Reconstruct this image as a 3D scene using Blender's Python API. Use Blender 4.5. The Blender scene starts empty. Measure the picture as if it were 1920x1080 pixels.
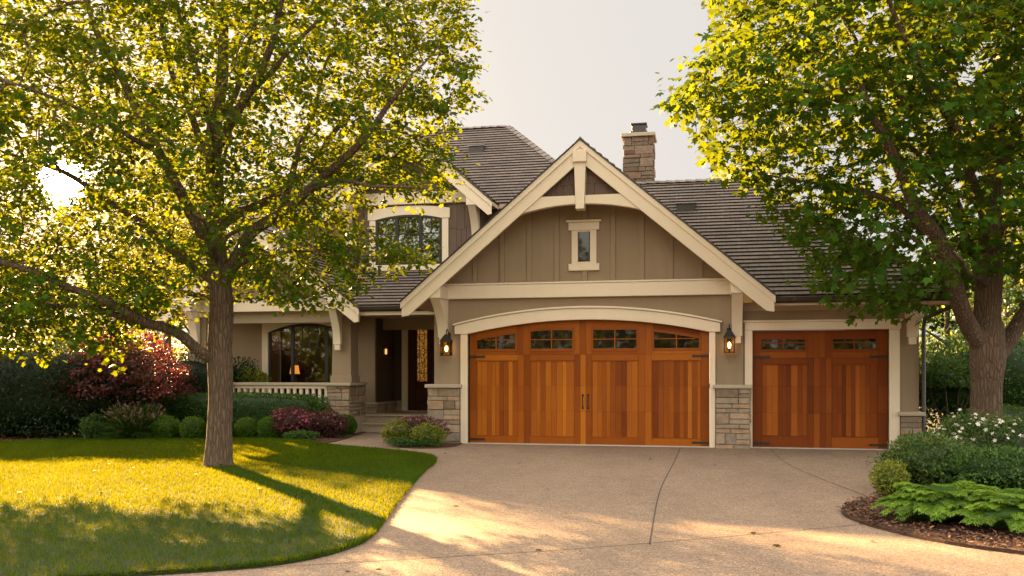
import bpy, bmesh, math, random
import numpy as np
from mathutils import Vector, Matrix, Quaternion
from mathutils.kdtree import KDTree
from mathutils.noise import noise as pnoise
R = math.radians
S = bpy.context.scene
COL = S.collection
random.seed(7)

# ---------------------------------------------------------------- camera
YAW, FPX, YH, EYE = R(12), 1700.0, 697.0, 1.5
cd = bpy.data.cameras.new('camera'); cam = bpy.data.objects.new('camera', cd); COL.objects.link(cam)
cam.location = (0, 0, EYE); cam.rotation_euler = (R(90), 0, YAW)
cd.sensor_width = 36; cd.lens = FPX / 1920 * 36; cd.shift_y = (YH - 540) / 1920
cd.clip_end = 3000; cd.clip_start = 0.05
S.camera = cam

# ---------------------------------------------------------------- sun and sky
SUN_EL, SUN_AZ = R(18.5), R(12 + 31)                 # azimuth counted to the left of +Y
def dirv(az, el): return Vector((-math.sin(az) * math.cos(el), math.cos(az) * math.cos(el), math.sin(el)))
sl = bpy.data.lights.new('sun', 'SUN'); sl.energy = 4.4; sl.angle = R(0.6); sl.color = (1.0, 0.61, 0.25)
so = bpy.data.objects.new('sun', sl); COL.objects.link(so)
so.rotation_euler = dirv(SUN_AZ, SUN_EL).to_track_quat('Z', 'Y').to_euler(); so.location = (-30, 40, 30)
W = bpy.data.worlds.new('World'); S.world = W; W.use_nodes = True
nt = W.node_tree; N = nt.nodes; L = nt.links
for n in list(N): N.remove(n)
def wn(t, **k):
    n = N.new(t)
    for a, b in k.items(): setattr(n, a, b)
    return n
out = wn('ShaderNodeOutputWorld'); bg = wn('ShaderNodeBackground'); bg.inputs['Strength'].default_value = 0.1
sky = wn('ShaderNodeTexSky', sky_type='NISHITA'); sky.sun_disc = False
sky.sun_elevation = SUN_EL; sky.sun_rotation = -SUN_AZ; sky.air_density = 1.0; sky.dust_density = 4.0; sky.ozone_density = 0.5
mx = wn('ShaderNodeMix', data_type='RGBA'); mx.inputs['Factor'].default_value = 0.78
L.new(sky.outputs[0], mx.inputs['A']); mx.inputs['B'].default_value = (2.75, 2.36, 1.84, 1)
# bright aureole where the low sun stands behind the trees
tc = wn('ShaderNodeTexCoord'); dp = wn('ShaderNodeVectorMath', operation='DOT_PRODUCT')
GLOW = Vector((-math.sin(YAW + math.atan(842 / FPX)), math.cos(YAW + math.atan(842 / FPX)), 359 / math.hypot(FPX, 842))).normalized()
dp.inputs[1].default_value = GLOW; L.new(tc.outputs['Generated'], dp.inputs[0])
# sky fill: dimmer in view, brightness added overhead and behind to light the facade
fw = wn('ShaderNodeVectorMath', operation='DOT_PRODUCT'); fw.inputs[1].default_value = (-math.sin(YAW), math.cos(YAW), 0.12); L.new(tc.outputs['Generated'], fw.inputs[0])
mr_ = wn('ShaderNodeMapRange', interpolation_type='SMOOTHSTEP'); mr_.inputs['From Min'].default_value = 0.86; mr_.inputs['From Max'].default_value = 0.25
mr_.inputs['To Min'].default_value = 0.03; mr_.inputs['To Max'].default_value = 1.0; L.new(fw.outputs['Value'], mr_.inputs['Value'])
sc_ = wn('ShaderNodeMix', data_type='RGBA'); sc_.inputs['A'].default_value = (0.585, 0.56, 0.535, 1); L.new(mx.outputs['Result'], sc_.inputs['B']); L.new(mr_.outputs[0], sc_.inputs['Factor'])
acc = sc_.outputs['Result']
for pw, c in ((8000, (40, 36, 26)), (300, (1.1, 0.5, 0.09)), (20, (0.34, 0.18, 0.045))):
    mxm = wn('ShaderNodeMath', operation='MAXIMUM'); mxm.inputs[1].default_value = 0; L.new(dp.outputs['Value'], mxm.inputs[0])
    p = wn('ShaderNodeMath', operation='POWER'); p.inputs[1].default_value = pw; L.new(mxm.outputs[0], p.inputs[0])
    a = wn('ShaderNodeVectorMath', operation='SCALE'); a.inputs[0].default_value = c; L.new(p.outputs[0], a.inputs['Scale'])
    s = wn('ShaderNodeVectorMath', operation='ADD'); L.new(acc, s.inputs[0]); L.new(a.outputs[0], s.inputs[1]); acc = s.outputs[0]
L.new(acc, bg.inputs['Color']); L.new(bg.outputs[0], out.inputs['Surface'])
S.view_settings.view_transform = 'Standard'; S.view_settings.look = 'None'
S.view_settings.exposure = 3.6; S.view_settings.gamma = 1
S.cycles.max_bounces = 7; S.cycles.diffuse_bounces = 4; S.cycles.transmission_bounces = 5; S.cycles.transparent_max_bounces = 8
S.cycles.volume_bounces = 0; S.cycles.sample_clamp_indirect = 6

# ---------------------------------------------------------------- materials
class NM:
    """small node-material helper"""
    def __init__(s, name):
        s.m = bpy.data.materials.new(name); s.m.use_nodes = True; s.t = s.m.node_tree
        s.b = s.t.nodes['Principled BSDF']; s.o = s.t.nodes['Material Output']
    def n(s, t, **k):
        x = s.t.nodes.new(t)
        for a, b in k.items(): setattr(x, a, b)
        return x
    def l(s, a, b): s.t.links.new(a, b)
    def coord(s, scale=(1, 1, 1), kind='Object'):
        c = s.n('ShaderNodeTexCoord'); mp = s.n('ShaderNodeMapping'); mp.inputs['Scale'].default_value = scale
        s.l(c.outputs[kind], mp.inputs['Vector']); return mp.outputs['Vector']
    def noise(s, vec, scale, detail=4, rough=0.6):
        x = s.n('ShaderNodeTexNoise'); x.inputs['Scale'].default_value = scale; x.inputs['Detail'].default_value = detail
        x.inputs['Roughness'].default_value = rough; s.l(vec, x.inputs['Vector']); return x.outputs['Fac']
    def ramp(s, fac, stops):
        x = s.n('ShaderNodeValToRGB'); e = x.color_ramp.elements
        while len(e) < len(stops): e.new(0.5)
        for i, (p, c) in enumerate(stops): e[i].position = p; e[i].color = (*c, 1)
        s.l(fac, x.inputs['Fac']); return x.outputs['Color']
    def math(s, op, a, b):
        x = s.n('ShaderNodeMath', operation=op)
        for i, v in enumerate((a, b)):
            if isinstance(v, (int, float)): x.inputs[i].default_value = v
            else: s.l(v, x.inputs[i])
        return x.outputs[0]
    def mix(s, fac, a, b, blend='MIX'):
        x = s.n('ShaderNodeMix', data_type='RGBA', blend_type=blend)
        for k, v in (('Factor', fac), ('A', a), ('B', b)):
            if isinstance(v, (int, float)): x.inputs[k].default_value = v
            elif isinstance(v, tuple): x.inputs[k].default_value = (*v, 1)
            else: s.l(v, x.inputs[k])
        return x.outputs['Result']
    def bump(s, h, strength=0.3, dist=0.01):
        x = s.n('ShaderNodeBump'); x.inputs['Strength'].default_value = strength; x.inputs['Distance'].default_value = dist
        s.l(h, x.inputs['Height']); s.l(x.outputs['Normal'], s.b.inputs['Normal'])
    def base(s, c):
        if isinstance(c, tuple): s.b.inputs['Base Color'].default_value = (*c, 1)
        else: s.l(c, s.b.inputs['Base Color'])
    def rough(s, v): s.b.inputs['Roughness'].default_value = v
    def attr(s, name='tint'):
        x = s.n('ShaderNodeAttribute'); x.attribute_name = name; return x.outputs['Fac']

def paint(name, c, var=0.12, rough=0.6, bump=0.15, scale=40, grain=(1, 1, 1)):
    k = NM(name); v = k.coord(grain)
    big = k.noise(k.coord(), 1.3, 5); fine = k.noise(v, scale, 3)
    stk = k.noise(k.coord((3.5, 3.5, 0.35)), 2.0, 4)
    f = k.math('ADD', k.math('MULTIPLY', big, 0.4), k.math('ADD', k.math('MULTIPLY', fine, 0.3), k.math('MULTIPLY', stk, 0.3)))
    k.base(k.ramp(f, [(0.3, tuple(x * (1 - var) for x in c)), (0.7, tuple(min(1, x * (1 + var)) for x in c))]))
    k.rough(rough); k.bump(fine, bump, 0.006); return k.m

def leafmat(name, dark, light, trans, tfac=0.5, rough=0.45, spec=0.25):
    k = NM(name); t = k.attr()
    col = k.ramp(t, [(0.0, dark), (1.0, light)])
    k.base(col); k.rough(rough); k.b.inputs['Specular IOR Level'].default_value = spec
    tr = k.n('ShaderNodeBsdfTranslucent'); k.l(k.mix(t, tuple(x * 0.65 for x in trans), trans), tr.inputs['Color'])
    ms = k.n('ShaderNodeMixShader'); ms.inputs['Fac'].default_value = tfac
    k.l(k.b.outputs[0], ms.inputs[1]); k.l(tr.outputs[0], ms.inputs[2]); k.l(ms.outputs[0], k.o.inputs['Surface'])
    return k.m

M = {}
M['stucco'] = paint('taupe_siding', (0.275, 0.203, 0.13), 0.13, 0.85, 0.35, 120)
M['shake'] = paint('brown_shake', (0.115, 0.075, 0.056), 0.22, 0.8, 0.4, 30, (6, 6, 0.6))
M['trim'] = paint('cream_trim', (0.71, 0.60, 0.455), 0.05, 0.55, 0.08, 60, (1, 1, 1))
M['soffit'] = paint('soffit_paint', (0.42, 0.33, 0.235), 0.06, 0.7, 0.1)
M['dark_metal'] = paint('dark_bronze', (0.028, 0.02, 0.016), 0.2, 0.45, 0.05)
M['black_iron'] = paint('black_iron', (0.012, 0.010, 0.009), 0.2, 0.5, 0.2, 90)
M['vent'] = paint('vent_metal', (0.22, 0.2, 0.18), 0.15, 0.4, 0.05)
M['cap'] = paint('cast_stone', (0.40, 0.33, 0.25), 0.12, 0.85, 0.3, 60)
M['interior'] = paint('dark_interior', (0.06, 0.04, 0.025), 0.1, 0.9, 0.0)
M['entry'] = paint('shade_darkened_entry_siding', (0.07, 0.045, 0.028), 0.1, 0.85, 0.3, 120)  # walls darkened so the alcove's shade sits in the colour
M['threshold'] = paint('concrete_threshold', (0.5, 0.47, 0.42), 0.1, 0.8, 0.2)
M['curtain'] = paint('pale_curtain', (0.30, 0.29, 0.23), 0.15, 0.9, 0.0)

def wood(name, lo, mid, hi, rough=0.5):
    k = NM(name); t = k.attr()
    g = k.noise(k.coord((26, 26, 0.9)), 3.0, 6, 0.65); g2 = k.noise(k.coord((90, 90, 2.0)), 3.0, 3, 0.7)
    blot = k.noise(k.coord((1, 1, 0.7)), 1.6, 3)
    f = k.math('ADD', k.math('MULTIPLY', t, 0.62), k.math('ADD', k.math('MULTIPLY', g, 0.30), k.math('ADD', k.math('MULTIPLY', g2, 0.22), k.math('MULTIPLY', blot, 0.12))))
    f = k.math('SUBTRACT', f, 0.12)
    k.base(k.ramp(f, [(0.1, lo), (0.5, mid), (0.95, hi)])); k.rough(rough); k.b.inputs['Specular IOR Level'].default_value = 0.16; k.bump(g2, 0.2, 0.003)
    k.b.inputs['Coat Weight'].default_value = 0.0; k.b.inputs['Coat Roughness'].default_value = 0.3
    return k.m
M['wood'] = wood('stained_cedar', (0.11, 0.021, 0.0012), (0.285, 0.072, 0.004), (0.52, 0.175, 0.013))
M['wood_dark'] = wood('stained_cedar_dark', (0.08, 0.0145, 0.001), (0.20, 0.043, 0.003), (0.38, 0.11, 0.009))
M['door_wood'] = wood('dark_mahogany', (0.03, 0.008, 0.004), (0.06, 0.016, 0.007), (0.10, 0.03, 0.012))

def stone(name='ledge_stone'):
    k = NM(name); t = k.attr(); v = k.coord()
    n1 = k.noise(v, 9, 6, 0.7); n2 = k.noise(v, 55, 4, 0.7)
    c = k.ramp(t, [(0.0, (0.24, 0.178, 0.125)), (0.25, (0.41, 0.31, 0.21)), (0.5, (0.31, 0.255, 0.20)), (0.75, (0.48, 0.365, 0.25)), (1.0, (0.42, 0.275, 0.16))])
    k.base(k.mix(0.75, c, k.ramp(n1, [(0.3, (0.45, 0.42, 0.4)), (0.7, (1.0, 1.0, 1.0))]), 'MULTIPLY')); k.rough(0.9)
    k.bump(k.math('ADD', k.math('MULTIPLY', n1, 1.0), k.math('MULTIPLY', n2, 0.5)), 0.8, 0.02); return k.m
M['stone'] = stone()
k_ = M['stone'].copy(); M['chimney_stone'] = k_; k_.name = 'brown_chimney_stone'
for e_, c_ in zip([n_ for n_ in k_.node_tree.nodes if n_.type == 'VALTORGB'][0].color_ramp.elements, ((0.13, 0.085, 0.06), (0.24, 0.165, 0.115), (0.18, 0.14, 0.11), (0.28, 0.20, 0.145), (0.25, 0.15, 0.095))): e_.color = (*c_, 1)
M['mortar'] = paint('mortar', (0.20, 0.165, 0.13), 0.15, 0.95, 0.5, 80)

def shingle(name, row, bw):
    k = NM(name); c = k.n('ShaderNodeTexCoord')
    br = k.n('ShaderNodeTexBrick'); br.offset = 0.5; br.inputs['Scale'].default_value = 1
    br.inputs['Brick Width'].default_value = bw; br.inputs['Row Height'].default_value = row
    br.inputs['Mortar Size'].default_value = 0.004; br.inputs['Mortar Smooth'].default_value = 0.2; br.inputs['Bias'].default_value = -0.1
    br.inputs['Color1'].default_value = (0.125, 0.098, 0.083, 1); br.inputs['Color2'].default_value = (0.175, 0.142, 0.123, 1)
    br.inputs['Mortar'].default_value = (0.022, 0.017, 0.014, 1)
    k.l(c.outputs['UV'], br.inputs['Vector'])
    n1 = k.noise(k.coord((1, 1, 1)), 1.4, 5); n2 = k.noise(k.coord((1, 1, 1)), 45, 3)
    f = k.ramp(k.math('ADD', k.math('MULTIPLY', n1, 0.6), k.math('MULTIPLY', n2, 0.4)), [(0.3, (0.65, 0.65, 0.66)), (0.7, (1.1, 1.06, 1.02))])
    k.base(k.mix(1.0, br.outputs['Color'], f, 'MULTIPLY')); k.rough(0.8); k.bump(n2, 0.4, 0.006); return k.m
M['shingle'] = shingle('roof_shingle', 0.165, 0.21)

def glass_dark(name, c=(0.012, 0.011, 0.009), spec=0.6):
    k = NM(name); k.base(c); k.rough(0.03); k.b.inputs['Specular IOR Level'].default_value = spec
    k.bump(k.noise(k.coord(), 2.2, 2), 0.04, 0.02); return k.m
M['glass_dark'] = glass_dark('dark_pane', (0.006, 0.006, 0.005), 0.5)
def glass_clear(name, tint, refl):
    k = NM(name); tr = k.n('ShaderNodeBsdfTransparent'); tr.inputs[0].default_value = (*tint, 1)
    gl = k.n('ShaderNodeBsdfGlossy'); gl.inputs['Roughness'].default_value = 0.02
    lw = k.n('ShaderNodeLayerWeight'); lw.inputs['Blend'].default_value = refl
    ms = k.n('ShaderNodeMixShader'); k.l(lw.outputs['Fresnel'], ms.inputs['Fac']); k.l(tr.outputs[0], ms.inputs[1]); k.l(gl.outputs[0], ms.inputs[2])
    k.l(ms.outputs[0], k.o.inputs['Surface']); return k.m
M['glass'] = glass_clear('window_glass', (0.85, 0.85, 0.8), 0.35)
M['lantern_glass'] = glass_clear('lantern_glass', (0.95, 0.9, 0.8), 0.2)
def emit(name, c, s):
    k = NM(name); k.base((0.35, 0.2, 0.1)); k.b.inputs['Emission Color'].default_value = (*c, 1); k.b.inputs['Emission Strength'].default_value = s; return k.m
M['bulb'] = emit('warm_bulb', (1.0, 0.50, 0.14), 2.2)
M['shade'] = emit('lit_lamp_shade', (1.0, 0.33, 0.05), 0.10)
M['door_glass'] = None
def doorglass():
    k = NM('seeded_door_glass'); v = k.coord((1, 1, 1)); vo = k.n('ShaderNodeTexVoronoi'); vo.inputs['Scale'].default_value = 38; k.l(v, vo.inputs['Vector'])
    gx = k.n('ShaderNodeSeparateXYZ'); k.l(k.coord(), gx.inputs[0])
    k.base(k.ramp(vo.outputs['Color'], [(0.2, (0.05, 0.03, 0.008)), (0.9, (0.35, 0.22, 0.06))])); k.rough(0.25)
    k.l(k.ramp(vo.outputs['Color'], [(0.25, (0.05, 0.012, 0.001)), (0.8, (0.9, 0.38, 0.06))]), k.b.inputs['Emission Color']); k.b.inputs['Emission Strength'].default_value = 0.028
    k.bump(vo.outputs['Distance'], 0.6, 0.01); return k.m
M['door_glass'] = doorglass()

def aggregate():
    k = NM('exposed_aggregate'); v = k.coord()
    vo = k.n('ShaderNodeTexVoronoi'); vo.inputs['Scale'].default_value = 85; k.l(v, vo.inputs['Vector'])
    vo2 = k.n('ShaderNodeTexVoronoi'); vo2.inputs['Scale'].default_value = 150; k.l(v, vo2.inputs['Vector'])
    big = k.noise(k.coord((1, .35, 1)), 0.8, 6, 0.65); mid = k.noise(v, 4, 5)
    sp = k.n('ShaderNodeSeparateColor'); k.l(vo.outputs['Color'], sp.inputs[0])
    c = k.ramp(sp.outputs[0], [(0.0, (0.145, 0.102, 0.070)), (0.4, (0.222, 0.160, 0.110)), (0.75, (0.278, 0.203, 0.142)), (1.0, (0.385, 0.295, 0.215))])
    st = k.ramp(k.math('ADD', k.math('MULTIPLY', big, 0.65), k.math('MULTIPLY', mid, 0.35)), [(0.32, (0.70, 0.66, 0.64)), (0.55, (0.98, 0.94, 0.92)), (0.72, (1.08, 1.03, 1.0))])
    k.base(k.mix(1.0, c, st, 'MULTIPLY')); k.rough(0.85)
    h = k.math('ADD', vo.outputs['Distance'], k.math('MULTIPLY', vo2.outputs['Distance'], 0.4)); k.bump(h, 0.6, 0.010); return k.m
M['aggregate'] = aggregate()
M['joint'] = paint('joint_filler', (0.06, 0.045, 0.034), 0.2, 0.9, 0.2)
def soil(name, a, b, c, sc):
    k = NM(name); v = k.coord((1, 1, 1)); n = k.noise(v, sc, 6, 0.75); n2 = k.noise(v, 1.0, 3)
    k.base(k.ramp(k.math('ADD', k.math('MULTIPLY', n, 0.7), k.math('MULTIPLY', n2, 0.3)), [(0.3, a), (0.5, b), (0.72, c)])); k.rough(0.95); k.bump(n, 0.9, 0.04); return k.m
M['soil'] = soil('lawn_soil', (0.012, 0.018, 0.006), (0.025, 0.04, 0.010), (0.04, 0.06, 0.014), 30)
M['mulch'] = soil('bark_mulch', (0.02, 0.010, 0.006), (0.075, 0.034, 0.018), (0.16, 0.075, 0.04), 45)
M['ground'] = soil('garden_ground', (0.02, 0.02, 0.010), (0.035, 0.035, 0.015), (0.055, 0.05, 0.022), 3)
M['hill'] = soil('far_hill', (0.05, 0.055, 0.035), (0.085, 0.085, 0.055), (0.13, 0.11, 0.08), 0.25)
def bark(name, a, b):
    k = NM(name); v = k.coord((9, 9, 1.7)); vo = k.n('ShaderNodeTexVoronoi', feature='DISTANCE_TO_EDGE'); vo.inputs['Scale'].default_value = 2.4
    nz = k.n('ShaderNodeTexNoise'); nz.inputs['Scale'].default_value = 2.0; k.l(v, nz.inputs['Vector'])
    k.l(k.mix(0.35, v, nz.outputs['Color'], 'ADD'), vo.inputs['Vector'])
    n = k.noise(k.coord((14, 14, 4)), 4, 5, 0.7); big = k.noise(k.coord(), 1.2, 3)
    h = k.math('ADD', k.math('MINIMUM', k.math('MULTIPLY', vo.outputs['Distance'], 3.5), 1.0), k.math('MULTIPLY', n, 0.5))
    k.base(k.mix(0.5, k.ramp(h, [(0.15, a), (1.0, b)]), k.ramp(big, [(0.35, tuple(x * 0.7 for x in b)), (0.65, b)]), 'MIX')); k.rough(0.95)
    k.bump(h, 1.0, 0.035); return k.m
M['bark'] = bark('maple_bark', (0.030, 0.018, 0.011), (0.165, 0.108, 0.064))
M['bark_dark'] = bark('shrub_bark', (0.03, 0.02, 0.013), (0.11, 0.075, 0.05))
M['maple'] = leafmat('maple_leaf', (0.019, 0.064, 0.005), (0.052, 0.142, 0.010), (0.235, 0.262, 0.005), 0.48, 0.5, 0.10)
M['maple2'] = leafmat('maple_leaf_broad', (0.017, 0.060, 0.006), (0.044, 0.130, 0.012), (0.195, 0.236, 0.006), 0.43, 0.5, 0.10)
M['yew'] = leafmat('dark_hedge_leaf', (0.005, 0.014, 0.004), (0.026, 0.056, 0.012), (0.06, 0.10, 0.015), 0.22)
M['hedge'] = leafmat('hedge_leaf', (0.013, 0.042, 0.008), (0.075, 0.16, 0.028), (0.15, 0.24, 0.03), 0.28)
M['box'] = leafmat('boxwood_leaf', (0.020, 0.060, 0.004), (0.105, 0.22, 0.014), (0.2, 0.3, 0.015), 0.3)
M['shrub'] = leafmat('shrub_leaf', (0.022, 0.050, 0.012), (0.10, 0.165, 0.034), (0.2, 0.26, 0.04), 0.3)
M['lime'] = leafmat('lime_leaf', (0.055, 0.085, 0.010), (0.27, 0.31, 0.035), (0.4, 0.4, 0.04), 0.35)
M['juniper'] = leafmat('juniper_leaf', (0.03, 0.08, 0.010), (0.185, 0.33, 0.035), (0.34, 0.46, 0.03), 0.3)
M['red'] = leafmat('red_maple_leaf', (0.032, 0.012, 0.013), (0.095, 0.030, 0.030), (0.30, 0.06, 0.045), 0.36)
M['plum'] = leafmat('plum_leaf', (0.030, 0.014, 0.014), (0.12, 0.05, 0.042), (0.25, 0.08, 0.06), 0.3)
M['pink'] = leafmat('pink_petal', (0.22, 0.03, 0.06), (0.42, 0.08, 0.13), (0.5, 0.1, 0.15), 0.3)
M['rosebud'] = leafmat('heather_bloom', (0.16, 0.07, 0.07), (0.40, 0.22, 0.20), (0.4, 0.2, 0.18), 0.3)
M['white'] = leafmat('white_petal', (0.58, 0.54, 0.46), (0.82, 0.78, 0.68), (0.7, 0.65, 0.55), 0.3)
M['grass'] = leafmat('lawn_blade', (0.006, 0.040, 0.003), (0.022, 0.108, 0.006), (0.315, 0.30, 0.002), 0.36, 0.6, 0.05)
M['far'] = leafmat('far_leaf', (0.04, 0.06, 0.018), (0.12, 0.14, 0.04), (0.40, 0.38, 0.06), 0.45)
M['fallen'] = leafmat('fallen_leaf', (0.04, 0.035, 0.008), (0.11, 0.075, 0.018), (0.1, 0.07, 0.01), 0.2, 0.7, 0.05)
M['plumegrass'] = leafmat('grass_plume', (0.20, 0.13, 0.10), (0.46, 0.30, 0.24), (0.4, 0.25, 0.15), 0.4)

# ---------------------------------------------------------------- builders
def at(px, py, D):
    u, v = (px - 960) / FPX, (YH - py) / FPX
    return Vector(((-math.sin(YAW) + u * math.cos(YAW)) * D, (math.cos(YAW) + u * math.sin(YAW)) * D, EYE + v * D))

class MB:
    def __init__(s): s.v = []; s.f = []; s.t = []; s.uv = None
    def add(s, vs, fs, t=0.5):
        b = len(s.v); s.v += [tuple(x) for x in vs]; s.f += [tuple(b + i for i in f) for f in fs]; s.t += [t] * len(fs); return s
    def box(s, x0, x1, y0, y1, z0, z1, t=0.5):
        return s.add([(x0, y0, z0), (x1, y0, z0), (x1, y1, z0), (x0, y1, z0), (x0, y0, z1), (x1, y0, z1), (x1, y1, z1), (x0, y1, z1)],
                     [(3, 2, 1, 0), (4, 5, 6, 7), (0, 1, 5, 4), (1, 2, 6, 5), (2, 3, 7, 6), (3, 0, 4, 7)], t)
    def prism(s, pts, axis, a0, a1, t=0.5):
        """2-D outline extruded along axis: 'y' -> pts are (x,z), 'x' -> (y,z), 'z' -> (x,y)"""
        mk = {'y': lambda p, a: (p[0], a, p[1]), 'x': lambda p, a: (a, p[0], p[1]), 'z': lambda p, a: (p[0], p[1], a)}[axis]
        n = len(pts); ar = sum(pts[i][0] * pts[(i + 1) % n][1] - pts[(i + 1) % n][0] * pts[i][1] for i in range(n))
        flip = (ar > 0) == (axis == 'y')
        if a0 > a1: a0, a1 = a1, a0
        p = list(pts)[::-1] if flip else list(pts)
        vs = [mk(q, a0) for q in p] + [mk(q, a1) for q in p]
        fs = [tuple(range(n))[::-1], tuple(range(n, 2 * n))] + [(i, (i + 1) % n, n + (i + 1) % n, n + i) for i in range(n)]
        return s.add(vs, fs, t)
    def tube(s, pts, rads, seg=8, t=0.5, cap=True):
        pts = [Vector(p) for p in pts]
        if not hasattr(rads, '__len__'): rads = [rads] * len(pts)
        up = None; rings = []
        for i, p in enumerate(pts):
            d = (pts[min(i + 1, len(pts) - 1)] - pts[max(i - 1, 0)]).normalized()
            if up is None: up = d.orthogonal().normalized()
            up = (up - d * up.dot(d))
            up = up.normalized() if up.length > 1e-5 else d.orthogonal().normalized()
            w = d.cross(up)
            rings.append([p + (up * math.cos(k * 2 * math.pi / seg) + w * math.sin(k * 2 * math.pi / seg)) * rads[i] for k in range(seg)])
        vs = [v for r in rings for v in r]; fs = []
        for i in range(len(rings) - 1):
            for k in range(seg):
                fs.append((i * seg + k, i * seg + (k + 1) % seg, (i + 1) * seg + (k + 1) % seg, (i + 1) * seg + k))
        if cap: fs += [tuple(range(seg))[::-1], tuple((len(rings) - 1) * seg + k for k in range(seg))]
        return s.add(vs, fs, t)
    def build(s, name, m, parent=None, bevel=0, smooth=False, seg=2):
        me = bpy.data.meshes.new(name); me.from_pydata(s.v, [], s.f)
        a = me.attributes.new('tint', 'FLOAT', 'FACE'); a.data.foreach_set('value', s.t)
        if s.uv: 
            ul = me.uv_layers.new(name='UVMap')
            ul.data.foreach_set('uv', [c for p in s.uv for c in p])
        me.materials.append(M[m] if isinstance(m, str) else m)
        if smooth: me.polygons.foreach_set('use_smooth', [True] * len(me.polygons))
        o = bpy.data.objects.new(name, me); COL.objects.link(o)
        if bevel:
            b = o.modifiers.new('bevel', 'BEVEL'); b.width = bevel; b.segments = seg; b.limit_method = 'ANGLE'; b.angle_limit = R(40)
        if parent is not None: attach(o, parent)
        return o
def attach(o, parent):
    o.parent = parent
    off = Vector(parent.location) if parent.parent is None else Vector((0, 0, 0))
    o.matrix_parent_inverse = Matrix.Translation(-off)
def tag(o, label, cat, group=None):
    o['label'] = label; o['category'] = cat
    if group: o['group'] = group
    return o
def thing(name, loc, label, cat, group=None):
    o = bpy.data.objects.new(name, None); COL.objects.link(o); o.location = loc; o.empty_display_size = 0.3
    return tag(o, label, cat, group)
def struct(o): o['kind'] = 'structure'; return o
def stuff(o): o['kind'] = 'stuff'; return o

def curve(pts, n=8):
    """Catmull-Rom through 2-D points"""
    P = [Vector(p) for p in pts]; out = []
    for i in range(len(P) - 1):
        a, b, c, d = P[max(i - 1, 0)], P[i], P[i + 1], P[min(i + 2, len(P) - 1)]
        for k in range(n):
            t = k / n
            out.append(tuple(0.5 * ((2 * b) + (c - a) * t + (2 * a - 5 * b + 4 * c - d) * t * t + (3 * b - a - 3 * c + d) * t ** 3)))
    out.append(tuple(P[-1])); return out
def inside(P, x, y):
    """vectorised point in polygon"""
    P = np.array(P); c = np.zeros(len(x), bool); j = len(P) - 1
    for i in range(len(P)):
        xi, yi, xj, yj = P[i, 0], P[i, 1], P[j, 0], P[j, 1]
        if yi != yj:
            c ^= ((yi > y) != (yj > y)) & (x < (xj - xi) * (y - yi) / (yj - yi) + xi)
        j = i
    return c

# leaves -------------------------------------------------------------
def T_maple():
    half = [(0, 0, 0), (0.26, -0.06, .02), (0.50, 0.12, -.05), (0.34, 0.26, .03), (0.60, 0.58, -.08), (0.25, 0.55, .03), (0, 1.0, -0.06)]
    v = half + [(-x, y, z) for x, y, z in half[1:-1]]
    return np.array(v, float), [[0, 1, 2, 3, 4, 5, 6], [0, 6, 11, 10, 9, 8, 7]]
def T_star():
    v = [(0, 0, 0), (0.42, 0.10, -.03), (0.25, 0.32, .03), (0.5, 0.62, -.06), (0, 1, -.05), (-0.5, 0.62, -.06), (-0.25, 0.32, .03), (-0.42, 0.10, -.03)]
    return np.array(v, float), [[0, 1, 2, 3, 4], [0, 4, 5, 6, 7]]
def T_oval(w=0.5):
    v = [(0, 0, 0), (w * .5, 0.45, 0.07), (0, 1, -0.04), (-w * .5, 0.45, 0.07)]
    return np.array(v, float), [[0, 1, 2], [0, 2, 3]]
def T_blade(w=0.12):
    v = [(-w, 0, 0), (w, 0, 0), (0, 1, 0)]
    return np.array(v, float), [[0, 1, 2]]
def nrm(a): return a / np.maximum(np.linalg.norm(a, axis=1, keepdims=True), 1e-9)
def leafmesh(name, m, P, D, Nn, Sz, tmpl, tint, extra=None):
    """P positions, D leaf axis, Nn rough normal, Sz size, tint per leaf; extra = (verts, faces, tint) solid inner mass"""
    V, F = tmpl; n = len(P)
    D = nrm(D); B = nrm(np.cross(D, Nn)); Q = np.cross(B, D)
    X = P[:, None, :] + Sz[:, None, None] * (V[None, :, 0:1] * B[:, None, :] + V[None, :, 1:2] * D[:, None, :] + V[None, :, 2:3] * Q[:, None, :])
    vs = X.reshape(-1, 3); k = len(V)
    loops = np.concatenate([np.array(f) for f in F]); per = len(loops)
    li = (np.arange(n)[:, None] * k + loops[None, :]).reshape(-1)
    sizes = np.tile([len(f) for f in F], n); tt = np.repeat(tint, len(F))
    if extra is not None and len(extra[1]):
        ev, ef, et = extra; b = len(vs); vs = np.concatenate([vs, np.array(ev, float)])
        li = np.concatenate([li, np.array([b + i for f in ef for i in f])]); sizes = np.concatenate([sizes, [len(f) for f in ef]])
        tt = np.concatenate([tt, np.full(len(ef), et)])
    me = bpy.data.meshes.new(name)
    me.vertices.add(len(vs)); me.vertices.foreach_set('co', vs.astype(np.float32).ravel())
    me.loops.add(len(li)); me.loops.foreach_set('vertex_index', li.astype(np.int32))
    me.polygons.add(len(sizes)); st = np.concatenate([[0], np.cumsum(sizes)[:-1]])
    me.polygons.foreach_set('loop_start', st.astype(np.int32)); me.polygons.foreach_set('loop_total', sizes.astype(np.int32))
    me.update(calc_edges=True); 
    a = me.attributes.new('tint', 'FLOAT', 'FACE'); a.data.foreach_set('value', np.clip(tt, 0, 1).astype(np.float32))
    me.materials.append(M[m]); return me
def mobj(name, me, parent=None, loc=None):
    o = bpy.data.objects.new(name, me); COL.objects.link(o)
    if parent is not None: o.parent = parent
    if loc is not None: o.location = loc
    return o

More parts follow.
